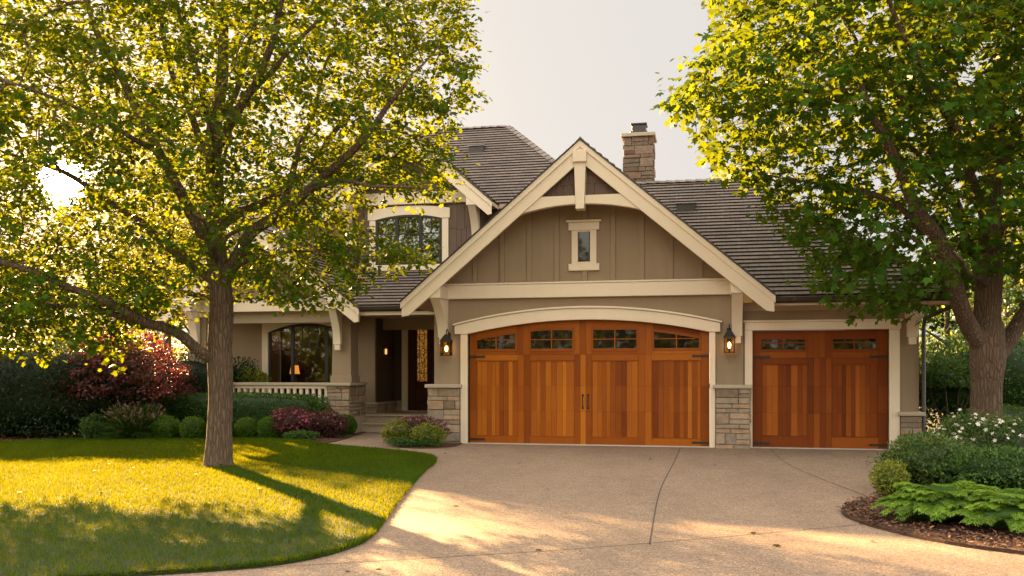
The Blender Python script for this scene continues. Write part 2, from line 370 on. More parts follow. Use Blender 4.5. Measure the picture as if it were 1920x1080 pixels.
def lumps(rng, n=9, kmin=2, kmax=7):
    K = rng.normal(size=(n, 3)); K = nrm(K) * rng.uniform(kmin, kmax, (n, 1)); ph = rng.uniform(0, 6.3, n)
    return lambda d: np.sin(d @ K.T + ph).mean(1) * 1.6
def mass(seed, r, n, size, lump=0.15, p=2.0, zc=None, thick=0.22, core=0.8, tmpl=None, up=0.3, tintv=0.28, full=False):
    """leaf positions for a bushy mass: superellipsoid of half-sizes r standing on the ground; returns leafmesh args"""
    rng = np.random.default_rng(seed); rx, ry, rz = r; zc = rz if zc is None else zc
    d = nrm(rng.normal(size=(n * 2, 3))); d = d[d[:, 2] * rz + zc > 0.0][:n] if not full else d[:n]
    f = lumps(rng)
    sc = 1 / (np.abs(d) ** p).sum(1) ** (1 / p)
    lump_v = f(d * 2.0)
    rad = sc * (1 + lump * lump_v) * (1 - np.abs(rng.normal(0, thick, len(d))).clip(0, 0.6))
    P = d * rad[:, None] * np.array([rx, ry, rz]) + np.array([0, 0, zc])
    keep = P[:, 2] > 0.01; P = P[keep]; d = d[keep]; lump_v = lump_v[keep]
    nn = nrm(d / np.array([rx, ry, rz])); D = nrm(nn * 0.8 + rng.normal(0, 0.6, P.shape) + np.array([0, 0, up]))
    Nn = nrm(nn + rng.normal(0, 0.5, P.shape) + np.array([0, 0, 0.4]))
    S_ = size * rng.uniform(0.65, 1.25, len(P)); t = rng.normal(0.5, tintv, len(P)) + 0.12 * lump_v
    ex = None
    if core:
        vs, fs = [], []; a, b = 20, 10
        dirs = []
        for j in range(b + 1):
            th = math.pi * j / b
            for i in range(a): dirs.append((math.sin(th) * math.cos(2 * math.pi * i / a), math.sin(th) * math.sin(2 * math.pi * i / a), math.cos(th)))
        dd = np.array(dirs); scd = 1 / (np.abs(dd) ** p).sum(1) ** (1 / p)
        pv = dd * (scd * (1 + lump * f(dd * 2.0)) * core)[:, None] * np.array([rx, ry, rz]) + np.array([0, 0, zc]); pv[:, 2] = np.maximum(pv[:, 2], 0.0)
        for j in range(b):
            for i in range(a): fs.append((j * a + i, j * a + (i + 1) % a, (j + 1) * a + (i + 1) % a, (j + 1) * a + i))
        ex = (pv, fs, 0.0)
    return P, D, Nn, S_, (tmpl or T_oval()), t, ex
def bush(name, seed, r, n, size, m, loc, label, cat, group=None, flowers=None, **k):
    P, D, Nn, S_, tm, t, ex = mass(seed, r, n, size, **k)
    root = thing(name, loc, label, cat, group)
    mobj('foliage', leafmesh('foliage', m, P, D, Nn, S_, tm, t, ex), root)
    if flowers:
        fm, fn, fs, zmin = flowers; rng = np.random.default_rng(seed + 5)
        idx = np.where(P[:, 2] > zmin)[0]; c = rng.choice(idx, fn)
        ctr = P[c] + nrm(D[c]) * size * 0.7
        q = 5; PP = np.repeat(ctr, q, 0); n0 = nrm(np.repeat(Nn[c] + np.array([0, -0.6, 0.3]), q, 0))
        ang = np.tile(np.arange(q) * 2 * np.pi / q, fn) + np.repeat(rng.uniform(0, 6, fn), q)
        u = nrm(np.cross(n0, np.array([[0.3, 0.5, 0.8]]))); w = np.cross(n0, u)
        DD = u * np.cos(ang)[:, None] + w * np.sin(ang)[:, None] + n0 * 0.35
        stuff(mobj('flowers', leafmesh('flowers', fm, PP, DD, n0, fs * np.repeat(rng.uniform(.7, 1.2, fn), q), T_oval(0.8), rng.uniform(0, 1, fn * q)), root))
    return root

# ---------------------------------------------------------------- ground, drive, lawn, beds
def sheet(name, m, pts, z, thick=0.0):
    b = MB()
    if thick: b.prism(pts, 'z', z - thick, z)
    else: b.add([(x, y, z) for x, y in pts], [tuple(range(len(pts)))])
    return struct(b.build(name, m))
b = MB(); b.add([(-900, -900, -0.06), (900, -900, -0.06), (900, 900, -0.06), (-900, 900, -0.06)], [(0, 1, 2, 3)]); struct(b.build('ground', 'ground'))
LAWN_EDGE = curve([(-7.85, 17.45), (-7.2, 16.95), (-5.65, 16.06), (-4.72, 15.25), (-4.34, 14.3), (-4.10, 13.0), (-3.44, 9.9), (-3.02, 8.1), (-2.93, 7.3), (-3.15, 6.6), (-3.75, 6.1), (-5.2, 5.4), (-8.0, 4.5), (-16.5, 3.2)], 8)
BED_EDGE = curve([(12, 5.2), (5.0, 6.9), (3.4, 7.65), (2.56, 8.14), (2.14, 8.42), (1.8, 8.85), (1.50, 9.5), (1.42, 10.15), (1.62, 10.8), (2.1, 11.7), (2.75, 13.6), (3.35, 16), (3.62, 17.5), (3.66, 18.3)], 8)
PLANT_EDGE = curve([(-4.93, 18.2), (-4.93, 17.45), (-5.3, 16.95), (-5.85, 17.05), (-6.2, 17.7), (-6.45, 19.0), (-6.55, 21.4)], 6)
PATH_L = curve([(-7.85, 17.45), (-7.75, 18.3), (-8.0, 20.0), (-8.25, 21.4)], 6)
drive = LAWN_EDGE[:0] + [(-16.5, 3.2)] + [(-16.5, -25), (14, -25)] + BED_EDGE + [(3.66, 18.7), (-4.93, 18.7)] + PLANT_EDGE + PATH_L[::-1] + LAWN_EDGE[1:-1]
sheet('driveway', 'aggregate', drive, 0.0)
LB = curve([(-16.5, 15.4), (-14.36, 16.5), (-13.43, 17.55), (-12.2, 18.15), (-10.81, 18.55), (-9.2, 18.5), (-8.3, 18.0), (-7.85, 17.45)], 6)
LAWN = LAWN_EDGE + LB[:-1]
sheet('lawn_base', 'soil', LAWN, 0.035, 0.09)
sheet('planting_bed', 'mulch', LB + PATH_L[1:] + [(-8.25, 22), (-18, 22), (-18, 15.4)], 0.02, 0.08)
sheet('entry_bed', 'mulch', PLANT_EDGE + [(-5.6, 21.4), (-5.6, 18.3)], 0.025, 0.08)
b = MB()
b.prism(BED_EDGE + [(14, 18.3), (14, 5.2)], 'z', -0.04, 0.03); struct(b.build('mulch_bed', 'mulch'))
# loose bark chips on the bare crescent of the right bed and along the front of the beds
rng = np.random.default_rng(3); n = 26000
x = rng.uniform(1.3, 6, n); y = rng.uniform(7, 12.5, n); kp = inside(BED_EDGE + [(14, 18.3), (14, 5.2)], x + 0.01, y)
x2 = rng.uniform(-16, -7.9, 16000); y2 = rng.uniform(15.5, 19.4, 16000); k2 = inside(LB + PATH_L[1:] + [(-8.25, 22), (-18, 22), (-18, 15.4)], x2, y2)
P = np.concatenate([np.stack([x[kp], y[kp], np.full(kp.sum(), .035)], 1), np.stack([x2[k2], y2[k2], np.full(k2.sum(), .024)], 1)])
P[:, 2] += rng.uniform(0, .025, len(P)); q = rng.normal(size=P.shape); q[:, 2] *= .35
k_ = NM('bark_chip'); k_.base(k_.ramp(k_.attr(), [(0, (0.025, 0.011, 0.006)), (0.5, (0.10, 0.042, 0.02)), (1, (0.23, 0.105, 0.05))])); k_.rough(.9); M['chip'] = k_.m
stuff(mobj('bark_chips', leafmesh('bark_chips', 'chip', P, q, np.tile([0, 0, 1.0], (len(P), 1)) + rng.normal(0, .3, P.shape), rng.uniform(.025, .07, len(P)), T_oval(.45), rng.uniform(0, 1, len(P)))))
# saw-cut joints of the drive
def strip(name, pts, w, z):
    c = curve(pts, 8); b = MB()
    for i in range(len(c) - 1):
        p, q = Vector(c[i]), Vector(c[i + 1]); d = (q - p).normalized(); s = Vector((-d.y, d.x)) * w / 2
        b.add([(*(p - s), z), (*(q - s), z), (*(q + s), z), (*(p + s), z)], [(0, 1, 2, 3)])
    return struct(b.build(name, 'joint'))
strip('driveway_joint', [(-0.47, 18.2), (-0.50, 15.2), (-0.55, 11.6), (-0.48, 8.36), (-0.46, 7.95)], 0.013, 0.004)
strip('driveway_joint', [(-3.6, 6.2), (-2.78, 6.67), (-1.39, 7.42), (-0.55, 7.95), (0.38, 8.6), (1.5, 9.4)], 0.010, 0.004)
strip('driveway_joint', [(1.25, 18.2), (1.35, 15.0), (1.9, 11.6)], 0.012, 0.004)
# grass blades
def grass(seed, n, ymin, ymax, h, w, z0=0.03):
    rng = np.random.default_rng(seed); x = rng.uniform(-16, -2.8, n * 3); y = rng.uniform(ymin, ymax, n * 3)
    k = inside(LAWN, x, y); x, y = x[k][:n], y[k][:n]
    P = np.stack([x, y, np.full(len(x), z0)], 1)
    lean = np.sin(x * 1.7 + np.sin(y * 1.3) * 2) * .25 + .2
    D = np.stack([rng.normal(0, .45, len(x)) + lean * .4, rng.normal(0, .45, len(x)), np.ones(len(x))], 1)
    Nn = rng.normal(size=P.shape); Nn[:, 2] *= 0.3
    patch = np.sin(x * 2.1 + 1) * np.sin(y * 1.9) * .12 + np.sin(x * 7 + y * 3) * .05 + np.sin((x * .85 + y * .5) * 5.2) * .06
    return P, D, Nn, h * rng.uniform(.55, 1.25, len(x)), T_blade(w), rng.normal(.45, .24, len(x)) + patch
for i, (n, a, c, h, w) in enumerate(((150000, 3.2, 8.5, .052, .055), (150000, 8.5, 13, .052, .085), (130000, 13, 18.7, .05, .13))):
    P, D, Nn, S_, tm, t = grass(20 + i, n, a, c, h, w)
    stuff(mobj('lawn_grass', leafmesh('lawn_grass', 'grass', P, D, Nn, S_, tm, t)))
# ragged fringe of longer blades along the cut edge
rng = np.random.default_rng(31); e = np.array(LAWN_EDGE); i = rng.integers(0, len(e) - 1, 9000); f = rng.uniform(0, 1, (9000, 1))
P = e[i] * (1 - f) + e[i + 1] * f + rng.normal(0, .012, (9000, 2)); P = np.concatenate([P, np.full((9000, 1), .02)], 1)
D = rng.normal(0, .5, P.shape); D[:, 2] = 1
stuff(mobj('lawn_grass', leafmesh('lawn_grass', 'grass', P, D, rng.normal(size=P.shape) * [1, 1, .3], .055 * rng.uniform(.5, 1.2, 9000), T_blade(.08), rng.normal(.4, .2, 9000))))

# ---------------------------------------------------------------- the house
house = thing('house', (-2.4, 18.4, 0), 'taupe craftsman house with cream gables, stone piers and cedar garage doors', 'house')
ROOF_UV = {}
def roof(name, planes, parent=None, course=0.165, soffit=True, under=0.10):
    """each plane: list of coplanar points; laid in real overlapping courses"""
    b = MB(); b.uv = []; sb = MB()
    for poly in planes:
        P = [Vector(p) for p in poly]; nrm_ = Vector((0, 0, 0))
        for i in range(len(P)): nrm_ += (P[i] - P[0]).cross(P[(i + 1) % len(P)] - P[0])
        nrm_.normalize()
        if nrm_.z < 0: nrm_ = -nrm_; P = P[::-1]
        u = Vector((0, 0, 1)).cross(nrm_).normalized(); v = nrm_.cross(u).normalized()
        o = P[0]; Q = [((p - o).dot(u), (p - o).dot(v)) for p in P]
        vmin = min(q[1] for q in Q); vmax = max(q[1] for q in Q); off = random.random() * 5
        def clip(Q, lim, keep_above):
            res = []
            for i in range(len(Q)):
                a, c = Q[i], Q[(i + 1) % len(Q)]
                ia = (a[1] >= lim) == keep_above or a[1] == lim; ic = (c[1] >= lim) == keep_above or c[1] == lim
                if ia: res.append(a)
                if ia != ic:
                    t = (lim - a[1]) / (c[1] - a[1]); res.append((a[0] + (c[0] - a[0]) * t, lim))
            return res
        k = 0; lo = vmin
        while lo < vmax - 1e-4:
            hi = min(lo + course, vmax)
            C = clip(clip(Q, lo, True), hi, False)
            if len(C) >= 3:
                vs = []; T = 0.030
                for q in C:
                    h = 0.012 + T * (1 - (q[1] - lo) / course); vs.append(o + u * q[0] + v * q[1] + nrm_ * h)
                n = len(C); low = [o + u * q[0] + v * q[1] - nrm_ * 0.004 for q in C]
                b.add(vs + low, [tuple(range(n))] + [(i, n + i, n + (i + 1) % n, (i + 1) % n) for i in range(n)])
                uv = [(q[0] + off, q[1] - vmin + 0.165 * 20 + 0.003) for q in C]
                b.uv += uv
                for i in range(n): b.uv += [uv[i], (uv[i][0], uv[i][1]), uv[(i + 1) % n], uv[(i + 1) % n]]
            lo = hi; k += 1
        if soffit:
            n = len(P); lowv = [p - Vector((0, 0, under)) for p in P]; topv = [p - nrm_ * 0.006 for p in P]
            sb.add(lowv + topv, [tuple(range(n))[::-1], tuple(range(n, 2 * n))] + [(i, (i + 1) % n, n + (i + 1) % n, n + i) for i in range(n)])
    r = b.build(name, 'shingle', parent or house)
    if soffit and sb.v: sb.build('soffit', 'soffit', r)
    return r
def gable_roof(name, cx, half, zt, pitch, y0, y1, th=0.0, cap=True):
    """zt apex height of the roof surface"""
    ze = zt - pitch * half
    r = roof(name, [[(cx - half, y0, ze), (cx, y0, zt), (cx, y1, zt), (cx - half, y1, ze)], [(cx + half, y0, ze), (cx + half, y1, ze), (cx, y1, zt), (cx, y0, zt)]])
    if cap:
        b = MB(); y = y0; k = 0
        while y < y1:
            w = .13; dz = .05 + .012; t = random.random()
            b.prism([(cx - w, zt - pitch * w + .035), (cx, zt + dz), (cx + w, zt - pitch * w + .035), (cx, zt + dz - .03)], 'y', y - .02 + (k % 2) * .001, y + .25, t); y += .24; k += 1
        o = b.build('ridge_cap', 'vent_ridge', r)
    return r
k_ = NM('ridge_shingle'); k_.base(k_.ramp(k_.attr(), [(0, (0.11, 0.09, 0.078)), (1, (0.19, 0.155, 0.135))])); k_.rough(.8); M['vent_ridge'] = k_.m
def ridge_line(parent, p, q, w=.13):
    """lapped cap pieces along a hip or ridge"""
    p, q = Vector(p), Vector(q); d = (q - p); n = int(d.length / .24); d.normalize(); s = d.cross(Vector((0, 0, 1))).normalized(); up = s.cross(d)
    b = MB()
    for i in range(n):
        a = p + d * (i * .24); c = a + d * .27; h0, h1 = .075, .05; dn = -0.075
        pts = []
        for e, h in ((a, h0), (c, h1)):
            pts += [e - s * w + up * (h + dn), e + up * h, e + s * w + up * (h + dn), e + up * (h - .03)]
        b.add(pts, [(0, 1, 5, 4), (1, 2, 6, 5), (0, 3, 2, 1), (4, 5, 6, 7), (0, 4, 7, 3), (2, 3, 7, 6)], random.random())
    return b.build('ridge_cap', 'vent_ridge', parent)

def chevron(b, cx, half, zt, pitch, vert, y0, y1, endcut=None):
    """pair of sloping boards under a gable: top edge zt - pitch*|x|"""
    ze = zt - pitch * half
    for s in (-1, 1):
        b.prism([(cx, zt), (cx + s * half, ze), (cx + s * half, ze - (endcut or vert)), (cx + s * half * .96, ze - vert + pitch * half * .04), (cx, zt - vert)], 'y', y0, y1)
def barge(cx, half, zt, pitch, y):
    """cream barge boards with a thin shadow board on top"""
    b = MB(); chevron(b, cx, half, zt - .035, pitch, .40, y, y + .06, .30); o = b.build('barge_board', 'trim', house, .006)
    b = MB(); chevron(b, cx, half + .02, zt - .022, pitch, .13, y - .028, y - .002, .13); b.build('shadow_board', 'trim', o, .004)
    b = MB(); chevron(b, cx, half + .035, zt + .012, pitch, .03, y - .05, y + .02); b.build('drip_edge', 'dark_metal', o)
    return o
def stone_wall(b, mb_m, x0, x1, y0, y1, z0, z1, faces='fr', seed=1):
    """ledge stone veneer: every stone its own rough block; faces: f front (-Y), r right (+X), l left (-X)"""
    rng = random.Random(seed); mb_m.box(x0 + .02, x1 - .02, y0 + .02, y1 - .02, z0, z1)
    for fc in faces:
        a0, a1 = (x0, x1) if fc == 'f' else (y0 + .02, y1)
        z = z0
        while z < z1 - .01:
            h = rng.choice((.09, .12, .15, .18, .22)); h = min(h, z1 - z)
            if z1 - z - h < .06: h = z1 - z
            a = a0
            while a < a1 - .01:
                w = rng.uniform(.17, .46); w = min(w, a1 - a)
                if a1 - a - w < .09: w = a1 - a
                rows = [(z, h)]
                if h >= .16 and rng.random() < .35: rows = [(z, h * .45), (z + h * .45, h * .55)]
                for zz, hh in rows:
                    g = .006; p = rng.uniform(.0, .03); t = rng.random()
                    j = lambda: rng.uniform(-.005, .005)
                    lo, hi, zl, zh = a + g, a + w - g, zz + g, zz + hh - g
                    if fc == 'f': q = [(lo + j(), zl + j()), (hi + j(), zl + j()), (hi + j(), zh + j()), (lo + j(), zh + j())]; b.prism(q, 'y', y0 - p, y0 + .045, t)
                    elif fc == 'r': q = [(lo + j(), zl + j()), (hi + j(), zl + j()), (hi + j(), zh + j()), (lo + j(), zh + j())]; b.prism(q, 'x', x1 - .045, x1 + p, t)
                    else: q = [(lo + j(), zl + j()), (hi + j(), zl + j()), (hi + j(), zh + j()), (lo + j(), zh + j())]; b.prism(q, 'x', x0 - p, x0 + .045, t)
                a += w
            z += h
def pier(x0, x1, y0, y1, z1, faces, seed, z0=-.05, cap=True, name='stone_pier'):
    b, m = MB(), MB(); stone_wall(b, m, x0, x1, y0, y1, z0, z1, faces, seed)
    o = b.build(name, 'stone', house, .011); m.build('mortar', 'mortar', o)
    if cap:
        c = MB(); c.box(x0 - .05, x1 + .05, y0 - .06, y1 + .02, z1 + .001, z1 + .075); c.build('cap', 'cap', o, .014)
    return o
def brace(x, y, zt, zb, out, w=.20, parent=None, curved=True):
    """knee brace standing off a wall at y: head block on top, curved leg, small foot; reaches 'out' towards -Y"""
    b = MB(); b.box(x - w / 2 - .03, x + w / 2 + .03, y - out - .03, y, zt - .26, zt); o = b.build('brace', 'trim', parent or house, .008)
    n = 10; outer = []
    for i in range(n + 1):
        t = i / n; outer.append((y - .10 - (out - .10) * (1 - t) ** 1.9, zt - .26 - (zt - .26 - zb - .14) * t))
    b = MB(); b.prism([(y, zt - .26)] + outer + [(y, zb + .14)], 'x', x - w / 2, x + w / 2); b.build('leg', 'trim', o, .006)
    b = MB(); b.box(x - w / 2 + .025, x + w / 2 - .025, y - .09, y, zb, zb + .138); b.build('foot', 'trim', o, .006)
    return o
def arc(x0, x1, zs, zc, n=28):
    """points left to right on the circular arc springing at zs with crown zc"""
    c = (x1 - x0) / 2; s = zc - zs; r = (c * c + s * s) / (2 * s); cx = (x0 + x1) / 2; cz = zc - r
    return [(x0 + (x1 - x0) * i / n, cz + math.sqrt(max(0, r * r - (x0 + (x1 - x0) * i / n - cx) ** 2))) for i in range(n + 1)]

# ---- garage front: wall with the arched opening
GX, GY, GP = -2.39, 18.40, 0.845                       # gable centre, wall plane, roof pitch
GZ = 6.06                                               # roof apex
ar = arc(-4.85, .10, 2.285, 2.56)
top = lambda x: GZ - GP * abs(x - GX) - .12
b = MB(); b.prism([(-5.59, 0), (-4.85, 0)] + ar + [(.10, 0), (.745, 0), (.745, 3.0), (.745, top(.745)), (GX, top(GX)), (-5.59, top(-5.59))], 'y', GY, GY + .2)
b.box(-5.59, -5.39, GY + .2, 23.4, 0, 2.9); b.build('wall', 'stucco', house)
for i in range(-6, 7):
    x = GX + i * .575
    zt = min(top(x) - .05, 4.86)
    for z0, z1 in (((3.34, 3.558), (4.588, zt)) if i == 0 else ((3.34, zt),)):
        if z1 > z0 + .1: b = MB(); b.box(x - .05, x + .05, GY - .045, GY - .001, z0, z1); b.build('batten', 'stucco', house, .004)
b = MB(); z = 4.93; r_ = 0                              # dark shakes in the peak
while z < 5.85:
    x = GX - 1.4 + (r_ % 2) * .07
    while x < GX + 1.4:
        w = random.uniform(.14, .27); zl = z - random.choice((0, .012, .03)); zt_ = min(z + .36, top(x), top(x + w))
        if zt_ > zl + .03: b.prism([(x, zl), (x + w - .006, zl), (x + w - .006, min(z + .36, top(x + w))), (x, min(z + .36, top(x)))], 'y', 17.835 + .012 * ((r_ + 1) % 2), 17.875, random.random())
        x += w
    z += .3; r_ += 1
b.build('shake_siding', 'shake', house)
gable_roof('garage_roof', GX, 3.67, GZ, GP, 17.70, 22.3)
barge(GX, 3.67, GZ, GP, 17.66)
b = MB(); b.box(-5.36, .53, GY - .13, GY - .001, 3.02, 3.30); o = b.build('gable_beam', 'trim', house, .008)
b = MB(); b.box(-5.36, .53, GY - .15, GY - .001, 3.302, 3.335); b.build('drip_cap', 'trim', o, .004)
# collar tie with arched underside, king post
ca = arc(GX - 1.62, GX + 1.62, 4.50, 4.80, 20)
b = MB(); b.prism([(GX - 1.62, 4.50)] + ca[1:-1] + [(GX + 1.62, 4.50), (GX + .98, 4.965), (GX - .98, 4.965)], 'y', 17.69, 17.83); b.build('collar_tie', 'trim', house, .006)
b = MB(); b.prism([(GX - .085, 4.69), (GX + .085, 4.69), (GX + .115, 5.62), (GX - .115, 5.62)], 'y', 17.62, 17.86); o = b.build('king_post', 'trim', house, .008)
b = MB(); b.box(GX - .135, GX + .135, 17.57, 17.86, 5.6, 5.83); b.build('post_head', 'trim', o, .01)
for s in (-1, 1): b = MB(); b.prism([(GX + s * 1.0, GZ - GP * 1.0 - .13), (GX + s * 3.6, GZ - GP * 3.6 - .13), (GX + s * 3.6, GZ - GP * 3.6 - .20), (GX + s * 1.0, GZ - GP - .20)], 'y', 18.2, GY - .001); b.build('frieze', 'trim', house)
brace(-5.38, GY - .001, 3.26, 2.08, .68); brace(.62, GY - .001, 3.26, 2.06, .60)
# arch casing
oa = arc(-5.0, .24, 2.475, 2.80); ia = arc(-4.85, .10, 2.285, 2.56)
b = MB(); b.prism([(-5.0, 0), (-4.85, 0), (-4.85, 2.285), (-5.0, 2.285)], 'y', GY - .07, GY + .1); b.build('garage_jamb', 'trim', house, .006); b = MB(); b.prism([(.10, 0), (.205, 0), (.205, 2.285), (.10, 2.285)], 'y', GY - .07, GY + .1)
o = b.build('garage_jamb', 'trim', house, .006)
oa = arc(-5.12, .30, 2.46, 2.79)
b = MB(); b.prism([(-5.12, 2.288)] + oa + [(.30, 2.288), (.10, 2.288)] + ia[::-1][1:-1] + [(-4.85, 2.288)], 'y', GY - .095, GY + .1); b.build('arch_head', 'trim', o, .006)
o1, o2 = arc(-5.15, .33, 2.462, 2.795), arc(-5.15, .33, 2.50, 2.835)
b = MB(); b.prism(o1 + o2[::-1], 'y', GY - .13, GY - .002); b.build('crown_moulding', 'trim', o, .006)
b = MB(); b.box(-4.9, .15, GY - .06, GY + .25, -.03, .012); b.build('door_threshold', 'threshold', house, .004)

def garage_door(x0, x1, y, leaves, ztop, panels, wins, wz, pz, secs, arch=None, wm='wood', tbias=0.0, seed=1):
    """sectional cedar door: slab, stiles, recessed plank panels, window grids, strap hinges"""
    rng = random.Random(seed)
    zt = (lambda x: ztop) if arch is None else (lambda x: np.interp(x, [p[0] for p in arch], [p[1] for p in arch]))
    ol = [(x0, .01), (x1, .01)] + ([(x1, ztop), (x0, ztop)] if arch is None else [(p[0], p[1]) for p in arch[::-1]])
    T = lambda s=.16, m=.42: min(1, max(0, rng.gauss(m + tbias, s)))
    b = MB(); b.prism(ol, 'y', y + .035, y + .09, .3)
    door = b.build('garage_door', wm, house)
    zs = [.01] + secs
    # stiles of vertical boards between panels, cut at the section lines
    st = MB(); edges = [x0]
    for a, c in panels: edges += [a, c]
    edges.append(x1)
    zp0, zp1 = pz
    rail = secs[-1]
    for i in range(0, len(edges), 2):
        a, c = edges[i], edges[i + 1]; n = max(1, round((c - a) / .125)); w = (c - a) / n
        for k in range(n):
            tt = T()
            for j in range(len(secs)):
                st.box(a + k * w + .001, a + (k + 1) * w - .001, y, y + .034, zs[j] + .002, zs[j + 1] - .002, min(1, max(0, tt + rng.uniform(-.14, .14))))
    for a, c in panels:                                  # rails above and below the planks
        st.box(a + .001, c - .001, y, y + .034, .012, zp0, T()); st.box(a + .001, c - .001, y, y + .034, zp1, rail - .002, T())
    st.build('stiles', wm, door, .0025, seg=1)
    for a, c in panels:
        pl = MB(); x = a + .018
        pl_w = []
        while x < c - .018 - .02:
            w = min(rng.uniform(.075, .125), c - .018 - x)
            if c - .018 - x - w < .05: w = c - .018 - x
            tt = T(.27, .45)
            for j in range(len(secs)):
                lo, hi = max(zs[j], zp0 + .018), min(zs[j + 1], zp1 - .018)
                if hi > lo: pl.box(x + .0012, x + w - .0012, y + .020, y + .034, lo + .001, hi - .001, min(1, max(0, tt + rng.uniform(-.1, .1))))
            x += w
        pl.build('plank_panel', wm, door, .002, seg=1)
    for a, c in panels:                                  # bead round each panel
        mo = MB()
        for q in ((a, c, zp0, zp0 + .018), (a, c, zp1 - .018, zp1)): mo.box(q[0], q[1], y + .004, y + .03, q[2], q[3], .38)
        for q in ((a, a + .018), (c - .018, c)): mo.box(q[0], q[1], y + .004, y + .03, zp0 + .0185, zp1 - .0185, .38)
        mo.build('panel_bead', wm, door, .003, seg=1)
    # top section with windows
    ts = MB(); wz0, wz1 = wz
    wt = lambda x: min(wz1, zt(x) - .155)
    we = [x0]
    for a, c in wins: we += [a, c]
    we.append(x1)
    for i in range(0, len(we), 2):
        a, c = we[i], we[i + 1]; n = max(1, round((c - a) / .13)); w = (c - a) / n
        for k in range(n):
            l, r = a + k * w + .001, a + (k + 1) * w - .001; ts.prism([(l, rail + .002), (r, rail + .002), (r, zt(r) - .004), (l, zt(l) - .004)], 'y', y, y + .034, T(.12))
    for a, c in wins:
        ts.box(a, c, y, y + .034, rail + .002, wz0, T())
        xs = [a + (c - a) * k / 10 for k in range(11)]
        ts.prism([(x, wt(x)) for x in xs] + [(x, zt(x) - .004) for x in xs[::-1]], 'y', y, y + .034, T())
    ts.build('top_rail', wm, door, .0025, seg=1)
    for a, c in wins:
        xs = [a + (c - a) * k / 10 for k in range(11)]; f = .022
        g = MB(); g.prism([(a, wz0), (c, wz0)] + [(x, wt(x)) for x in xs[::-1]], 'y', y + .024, y + .0335); pane = g.build('window_pane', 'glass_dark', door)
        fr = MB(); fr.box(a - .03, a + f, y - .014, y + .022, wz0 - .03, wt(a) + .03, .35); fr.box(c - f, c + .03, y - .014, y + .022, wz0 - .03, wt(c) + .03, .35)
        fr.box(a + f, c - f, y - .012, y + .022, wz0 - .03, wz0 + f, .4)
        fr.prism([(x, wt(x) - f) for x in xs] + [(x, wt(x) + .03) for x in xs[::-1]], 'y', y - .010, y + .022, .4)
        xm = (a + c) / 2; fr.box(xm - .013, xm + .013, y - .004, y + .022, wz0, wt(xm), .45)
        zm = wz0 + (wz1 - wz0) * .5
        if wt(a) > zm + .03 and wt(c) > zm + .03 or True:
            xl = [x for x in xs if wt(x) > zm + .03]
            fr.box(min(xl), max(xl), y - .002, y + .022, zm - .011, zm + .011, .45)
        fr.build('window_grid', wm, pane, .003, seg=1)
    for s in (0, 1):                                     # strap hinges
        for z in (rail - .04 if arch else rail + .02, .085):
            h = MB(); xa = x0 + .004 if s == 0 else x1 - .004; d = 1 if s == 0 else -1
            q = [(xa, z - .021), (xa + d * .27, z - .019), (xa + d * .30, z - .028), (xa + d * .35, z), (xa + d * .30, z + .028), (xa + d * .27, z + .019), (xa, z + .021)]
            h.prism(q if d > 0 else q[::-1], 'y', y - .02, y - .009)
            for k in (.05, .15, .25): h.tube([(xa + d * k, y - .026, z), (xa + d * k, y - .018, z)], .009, 6)
            h.build('strap_hinge', 'black_iron', door, .002, seg=1)
    return door
dar = arc(-4.84, .09, 2.30, 2.565, 40)
gd = garage_door(-4.84, .09, GY + .085, 4, 2.3, [(-4.70, -3.80), (-3.55, -2.61), (-2.27, -1.31), (-1.05, -.07)], [(-4.70, -3.84), (-3.55, -2.64), (-2.25, -1.33), (-1.02, -.09)],
                 (1.955, 2.375), (.15, 1.735), [.69, 1.21, 1.855], dar, 'wood', 0.05, 11)
for sx in (-2.445, -2.335):                              # pull handles at the middle
    h = MB(); y = GY + .085
    h.tube([(sx, y, .76), (sx, y - .05, .775), (sx, y - .06, .89), (sx, y - .05, 1.005), (sx, y, 1.02)], [.013, .012, .011, .012, .013], 8)
    h.box(sx - .02, sx + .02, y - .012, y - .001, .735, .785); h.box(sx - .02, sx + .02, y - .012, y - .001, .995, 1.045); h.build('pull_handle', 'black_iron', gd, .003)

# ---- right garage wing
WY = 18.50
b = MB(); b.prism([(.746, 0), (.92, 0), (.92, 2.315), (3.45, 2.315), (3.45, 0), (3.99, 0), (3.99, 2.86), (.746, 2.86)], 'y', WY, WY + .2)
b.box(3.79, 3.99, WY + .2, 26.5, 0, 2.86); b.build('wall', 'stucco', house)
b = MB(); b.box(.77, .92, WY - .06, WY + .08, 0, 2.315); b.build('garage_jamb', 'trim', house, .006); b = MB(); b.box(3.45, 3.64, WY - .06, WY + .08, 0, 2.315); o = b.build('garage_jamb', 'trim', house, .006)
b = MB(); b.box(.77, 3.66, WY - .075, WY + .08, 2.317, 2.47); b.box(.74, 3.69, WY - .10, WY - .001, 2.472, 2.51); b.build('casing_head', 'trim', o, .006)
b = MB(); b.box(.86, 3.5, WY - .06, WY + .25, -.03, .012); b.build('door_threshold', 'threshold', house, .004)
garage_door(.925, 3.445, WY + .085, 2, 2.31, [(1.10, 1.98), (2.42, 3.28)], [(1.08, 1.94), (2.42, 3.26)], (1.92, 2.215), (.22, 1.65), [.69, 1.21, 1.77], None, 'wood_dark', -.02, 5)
WP = .69
ez, ey, ry_, rz_ = 2.93, 17.85, 22.5, 6.12
WX = 4.45
wr = roof('wing_roof', [[(1.0, ey, ez), (WX, ey, ez), (1.12, ry_, rz_), (-2.1, ry_, rz_)], [(WX, ey, ez), (WX, 27.1, ez), (1.12, ry_, rz_)],
                    [(-2.2, 27.1, ez), (-2.2, ry_, rz_), (1.12, ry_, rz_), (WX, 27.1, ez)]], under=.08)
